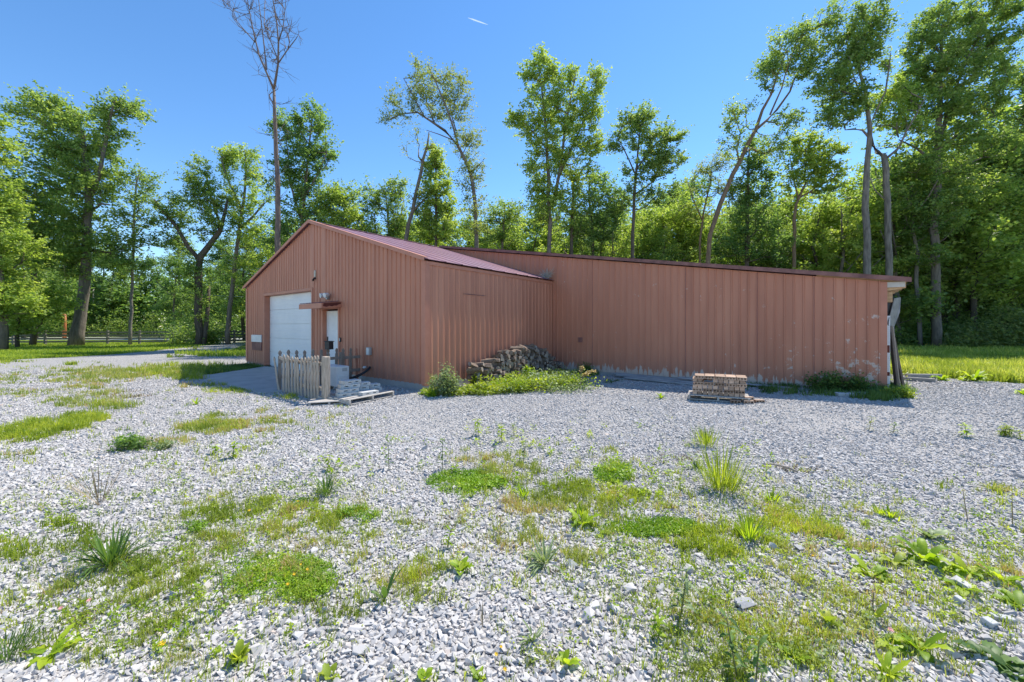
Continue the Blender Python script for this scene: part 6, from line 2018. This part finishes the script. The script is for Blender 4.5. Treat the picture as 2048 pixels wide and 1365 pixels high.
stalk(2025, 1052, 'weed_dry', "tall thin seed stalk near the right edge, right one", .24, .05, .008, 5, dry=True)
stalk(1818, 780, 'weed_dry', "drooping weed stalk beside the boards at the shed's end", .42, .12, .03, 6, dry=True)
stalk(1745, 1215, 'weed_dry', "dry twiggy weed left of the cut stones", .10, .05, .006, 5, dry=True)

# leafy shrubs by the barn corner
def bushy(px, py, h, r, n, mat, label, leaf=.05, name="leafy_weed", cat="plant", stems=8, cone=.6, dry=False):
    rng = np.random.default_rng(int(px * 11 + py))
    base = G(px, py)
    mb = MB(); cc_ = []
    for s in range(stems):
        a = rng.uniform(0, 6.28); rr = r * math.sqrt(rng.random())
        hh = h * (1 - cone * rr / r) * rng.uniform(.75, 1.05)
        p0 = Vector((math.cos(a) * rr * .35, math.sin(a) * rr * .35, 0)); p1 = Vector((math.cos(a) * rr, math.sin(a) * rr, hh))
        mb.tube([p0, p0.lerp(p1, .5) + Vector((0, 0, .05 * hh)), p1], [.006, .005, .003], 4)
        for k in range(n // stems):
            t = rng.random() ** .7
            cc_.append(np.array(p0.lerp(p1, t)) + rng.normal(0, .05 * r / .3 + .015, 3))
    p = np.array(cc_); p[:, 2] = np.abs(p[:, 2])
    vg = Veg(); vg.leaves(p, rng.uniform(leaf * .6, leaf * 1.3, len(p)), rng)
    o = link(name, vg.mesh(name), M[mat]); o.location = base; tag(o, label, cat)
    mb.build("stem", M['stem'], o)
    return o
bushy(890, 792, .72, .32, 3000, 'weed_grey', "tall pale green leafy weed clump at the barn corner", .05, stems=26)
bushy(862, 786, .50, .08, 260, 'weed_dry', "thin tan seeding stalk right at the barn's corner", .035, stems=4, cone=.2)
bushy(867, 794, .16, .16, 500, 'weed_bright', "bright low leaves at the foot of the tall corner weeds", .05, stems=8)
bushy(848, 790, .10, .07, 80, 'weed_bright', "tiny bright sprout at the end of the barn foundation", .05, stems=4)
bushy(1040, 783, .32, .34, 2200, 'weed_bright', "rounded yellow-green flowering bush before the firewood heap", .025, stems=30, cone=.35, name="flowering_bush", cat="bush")
bushy(955, 775, .42, .16, 700, 'weed', "leafy shoots rising in front of the left end of the firewood", .06, stems=8)
bushy(1058, 765, .62, .16, 600, 'weed_bright', "tall bright shoots in front of the middle of the firewood", .06, stems=6)
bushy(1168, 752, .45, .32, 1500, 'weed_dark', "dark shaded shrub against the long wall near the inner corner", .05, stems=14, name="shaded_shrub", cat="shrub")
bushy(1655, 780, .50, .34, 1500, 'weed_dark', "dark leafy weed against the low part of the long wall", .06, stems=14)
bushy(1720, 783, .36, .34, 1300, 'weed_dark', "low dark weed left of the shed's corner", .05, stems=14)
bushy(1800, 797, .22, .24, 700, 'weed', "brighter grass-green weed around the leaning boards' feet", .05, stems=12)
bushy(260, 900, .14, .2, 900, 'weed_dark', "feathery low green clump on the left gravel", .03, stems=14)
bushy(330, 898, .10, .12, 300, 'weed_grey', "pale low weed right of the feathery clump on the left gravel", .03, stems=8)
# arching tan seedheads
tg = empty("seeding_grass", G(1160, 778))
tag(tg, "two tan arching seedheads of tall dry grass at the right end of the weeds", "dry grass")
mb = MB(); vg = Veg(); rng = np.random.default_rng(4)
for ex, ey, ez in ((0.06, 0, .52), (0.38, 0.05, .42), (0.2, .1, .34)):
    pts = [Vector((ex * t ** 1.6, ey * t, ez * math.sin(t * 1.75) / math.sin(1.75))) for t in np.linspace(0, 1, 8)]
    mb.tube(pts, .005, 4)
    for q in pts[4:]:
        pp_ = np.array(q)[None] + rng.normal(0, .018, (40, 3))
        vg.leaves(pp_, rng.uniform(.02, .05, 40), rng)
mb.build("stem", M['stem_dry'], tg)
link("seedhead", vg.mesh("seedhead"), M['tan'], tg)

# wildflowers
def flower(px, py, mat, r, label, h=.035, cat="flower", name="wildflower", group=None):
    b = G(px, py)
    m = MB()
    n = 10
    for ring_, (rr, zz) in enumerate(((r, 0.0), (r * .6, .004))):
        for k in range(n):
            a = 2 * math.pi * (k + ring_ * .5) / n; da = .26
            m.quad((0, 0, h + zz), (math.cos(a - da) * rr * .7, math.sin(a - da) * rr * .7, h + zz + .002), (math.cos(a) * rr, math.sin(a) * rr, h + zz + .004), (math.cos(a + da) * rr * .7, math.sin(a + da) * rr * .7, h + zz + .002))
    o = bpy.data.objects.new(name, None); col.objects.link(o); o.location = b
    o.rotation_euler = (0.45, 0, random.uniform(-.4, .4))
    tag(o, label, cat, group)
    me = bpy.data.meshes.new("flower_head"); me.from_pydata(m.v, [], m.f); me.update()
    link("flower_head", me, M[mat], o)
    MB().tube([(0, 0, -.01), (0.003, 0, h)], .0015, 4).build("stem", M['stem'], o)
flower(328, 1296, 'yellow', .017, "largest orange-yellow flower, alone at the lower left")
flower(616, 1150, 'yellow', .010, "rightmost yellow flower on the dense clover mat", .05)
flower(608, 1140, 'yellow', .008, "topmost yellow flower on the dense clover mat", .05)
flower(590, 1160, 'yellow', .010, "middle yellow flower on the dense clover mat", .05)
flower(577, 1180, 'yellow', .010, "lowest yellow flower on the dense clover mat", .05)
flower(1000, 1303, 'yellow', .008, "upper of three yellow flowers in the bottom centre stones")
flower(995, 1318, 'yellow', .010, "middle of three yellow flowers in the bottom centre stones")
flower(1012, 1348, 'yellow', .010, "lowest of three yellow flowers in the bottom centre stones")
flower(504, 1030, 'yellow', .014, "yellow flower above the left green patches", .05)
flower(600, 1010, 'yellow', .010, "yellow flower by the flat dark leafy weed", .04)
flower(1620, 1120, 'yellow', .009, "small yellow flower below the right weed patch", .04)
flower(1296, 1170, 'yellow', .008, "tiny yellow flower on gravel right of centre", .03)
flower(128, 1226, 'pink', .013, "pale pink clover head, left of a pair", .04)
flower(183, 1210, 'pink', .013, "pale pink clover head, right of a pair", .04)
flower(1772, 1272, 'pink', .014, "pink blossom above the flat wide-leaved rosette", .05)

# bigger stones, sticks
def rock(px, py, sx, sy, sz, rz, label, mat=None, tilt=0.0, name="stone", cat="stone", n=16):
    rng = random.Random(int(px + py))
    bm = bmesh.new()
    if n:
        for _ in range(n):
            bm.verts.new((rng.uniform(-.5, .5) * sx, rng.uniform(-.5, .5) * sy, rng.uniform(-.5, .5) * sz))
        for x in (-.45, .45):
            for y in (-.4, .4):
                bm.verts.new((x * sx * rng.uniform(.7, 1), y * sy * rng.uniform(.7, 1), rng.uniform(-.3, .3) * sz))
        bmesh.ops.convex_hull(bm, input=bm.verts)
    else:
        bmesh.ops.create_cube(bm, size=1)
        for v_ in bm.verts: v_.co = Vector((v_.co.x * sx * rng.uniform(.92, 1), v_.co.y * sy * rng.uniform(.92, 1), v_.co.z * sz))
        bmesh.ops.bevel(bm, geom=list(bm.edges), offset=.003, segments=1, affect='EDGES')
    me = bpy.data.meshes.new(name); bm.to_mesh(me); bm.free()
    me.materials.append(mat or M['stone'])
    o = bpy.data.objects.new(name, me); col.objects.link(o)
    o.location = G(px, py, sz * .45); o.rotation_euler = (tilt, tilt * .5, rz)
    tag(o, label, cat)
M['stone'] = rough_mat('pale_stone', (0.28, 0.28, 0.285), (0.42, 0.41, 0.41), 9, 0.85, 0.003, 50)
M['stone_l'] = rough_mat('cut_stone', (0.42, 0.42, 0.42), (0.54, 0.54, 0.53), 6, 0.85, 0.002, 50)
rock(1490, 1215, .115, .08, .04, .2, "largest rough grey stone in the gravel right of centre")
rock(1378 + 600, 1252, .06, .045, .035, .3, "pale cut stone cube near the right edge, front one", M['stone_l'], .25, n=0)
rock(2005, 1240, .10, .035, .022, -.25, "long pale cut stone lying behind the cube", M['stone_l'], .12, n=0)
rock(1918, 1205, .05, .04, .03, .5, "pale squared stone below the dock row", M['stone_l'], .3, n=0)
rock(1660, 1125, .085, .05, .025, .1, "flat slab-like stone right of the weed patch")
rock(1600, 1100, .08, .05, .03, .3, "flat grey stone under the right weed patch")
rock(808, 878, .20, .08, .03, .1, "flat dark slate piece, left of two on the far gravel")
rock(862, 880, .22, .07, .03, -.1, "flat dark slate piece, right of two on the far gravel")
st_ = MB()
a, b = G(1532, 930, .01), G(1596, 948, .02)
st_.tube([a, a.lerp(b, .3) + Vector((0, .01, .015)), a.lerp(b, .7) + Vector((0, -.01, .02)), b], [.008, .012, .014, .010], 7)
sto = st_.build("stick", M['wood_grey'], None)
tag(sto, "weathered stick lying on the bare soil patch", "stick")
for sx, sy, r0 in ((430, 1300, 'x'),):
    pass
print("objects", len(bpy.data.objects))
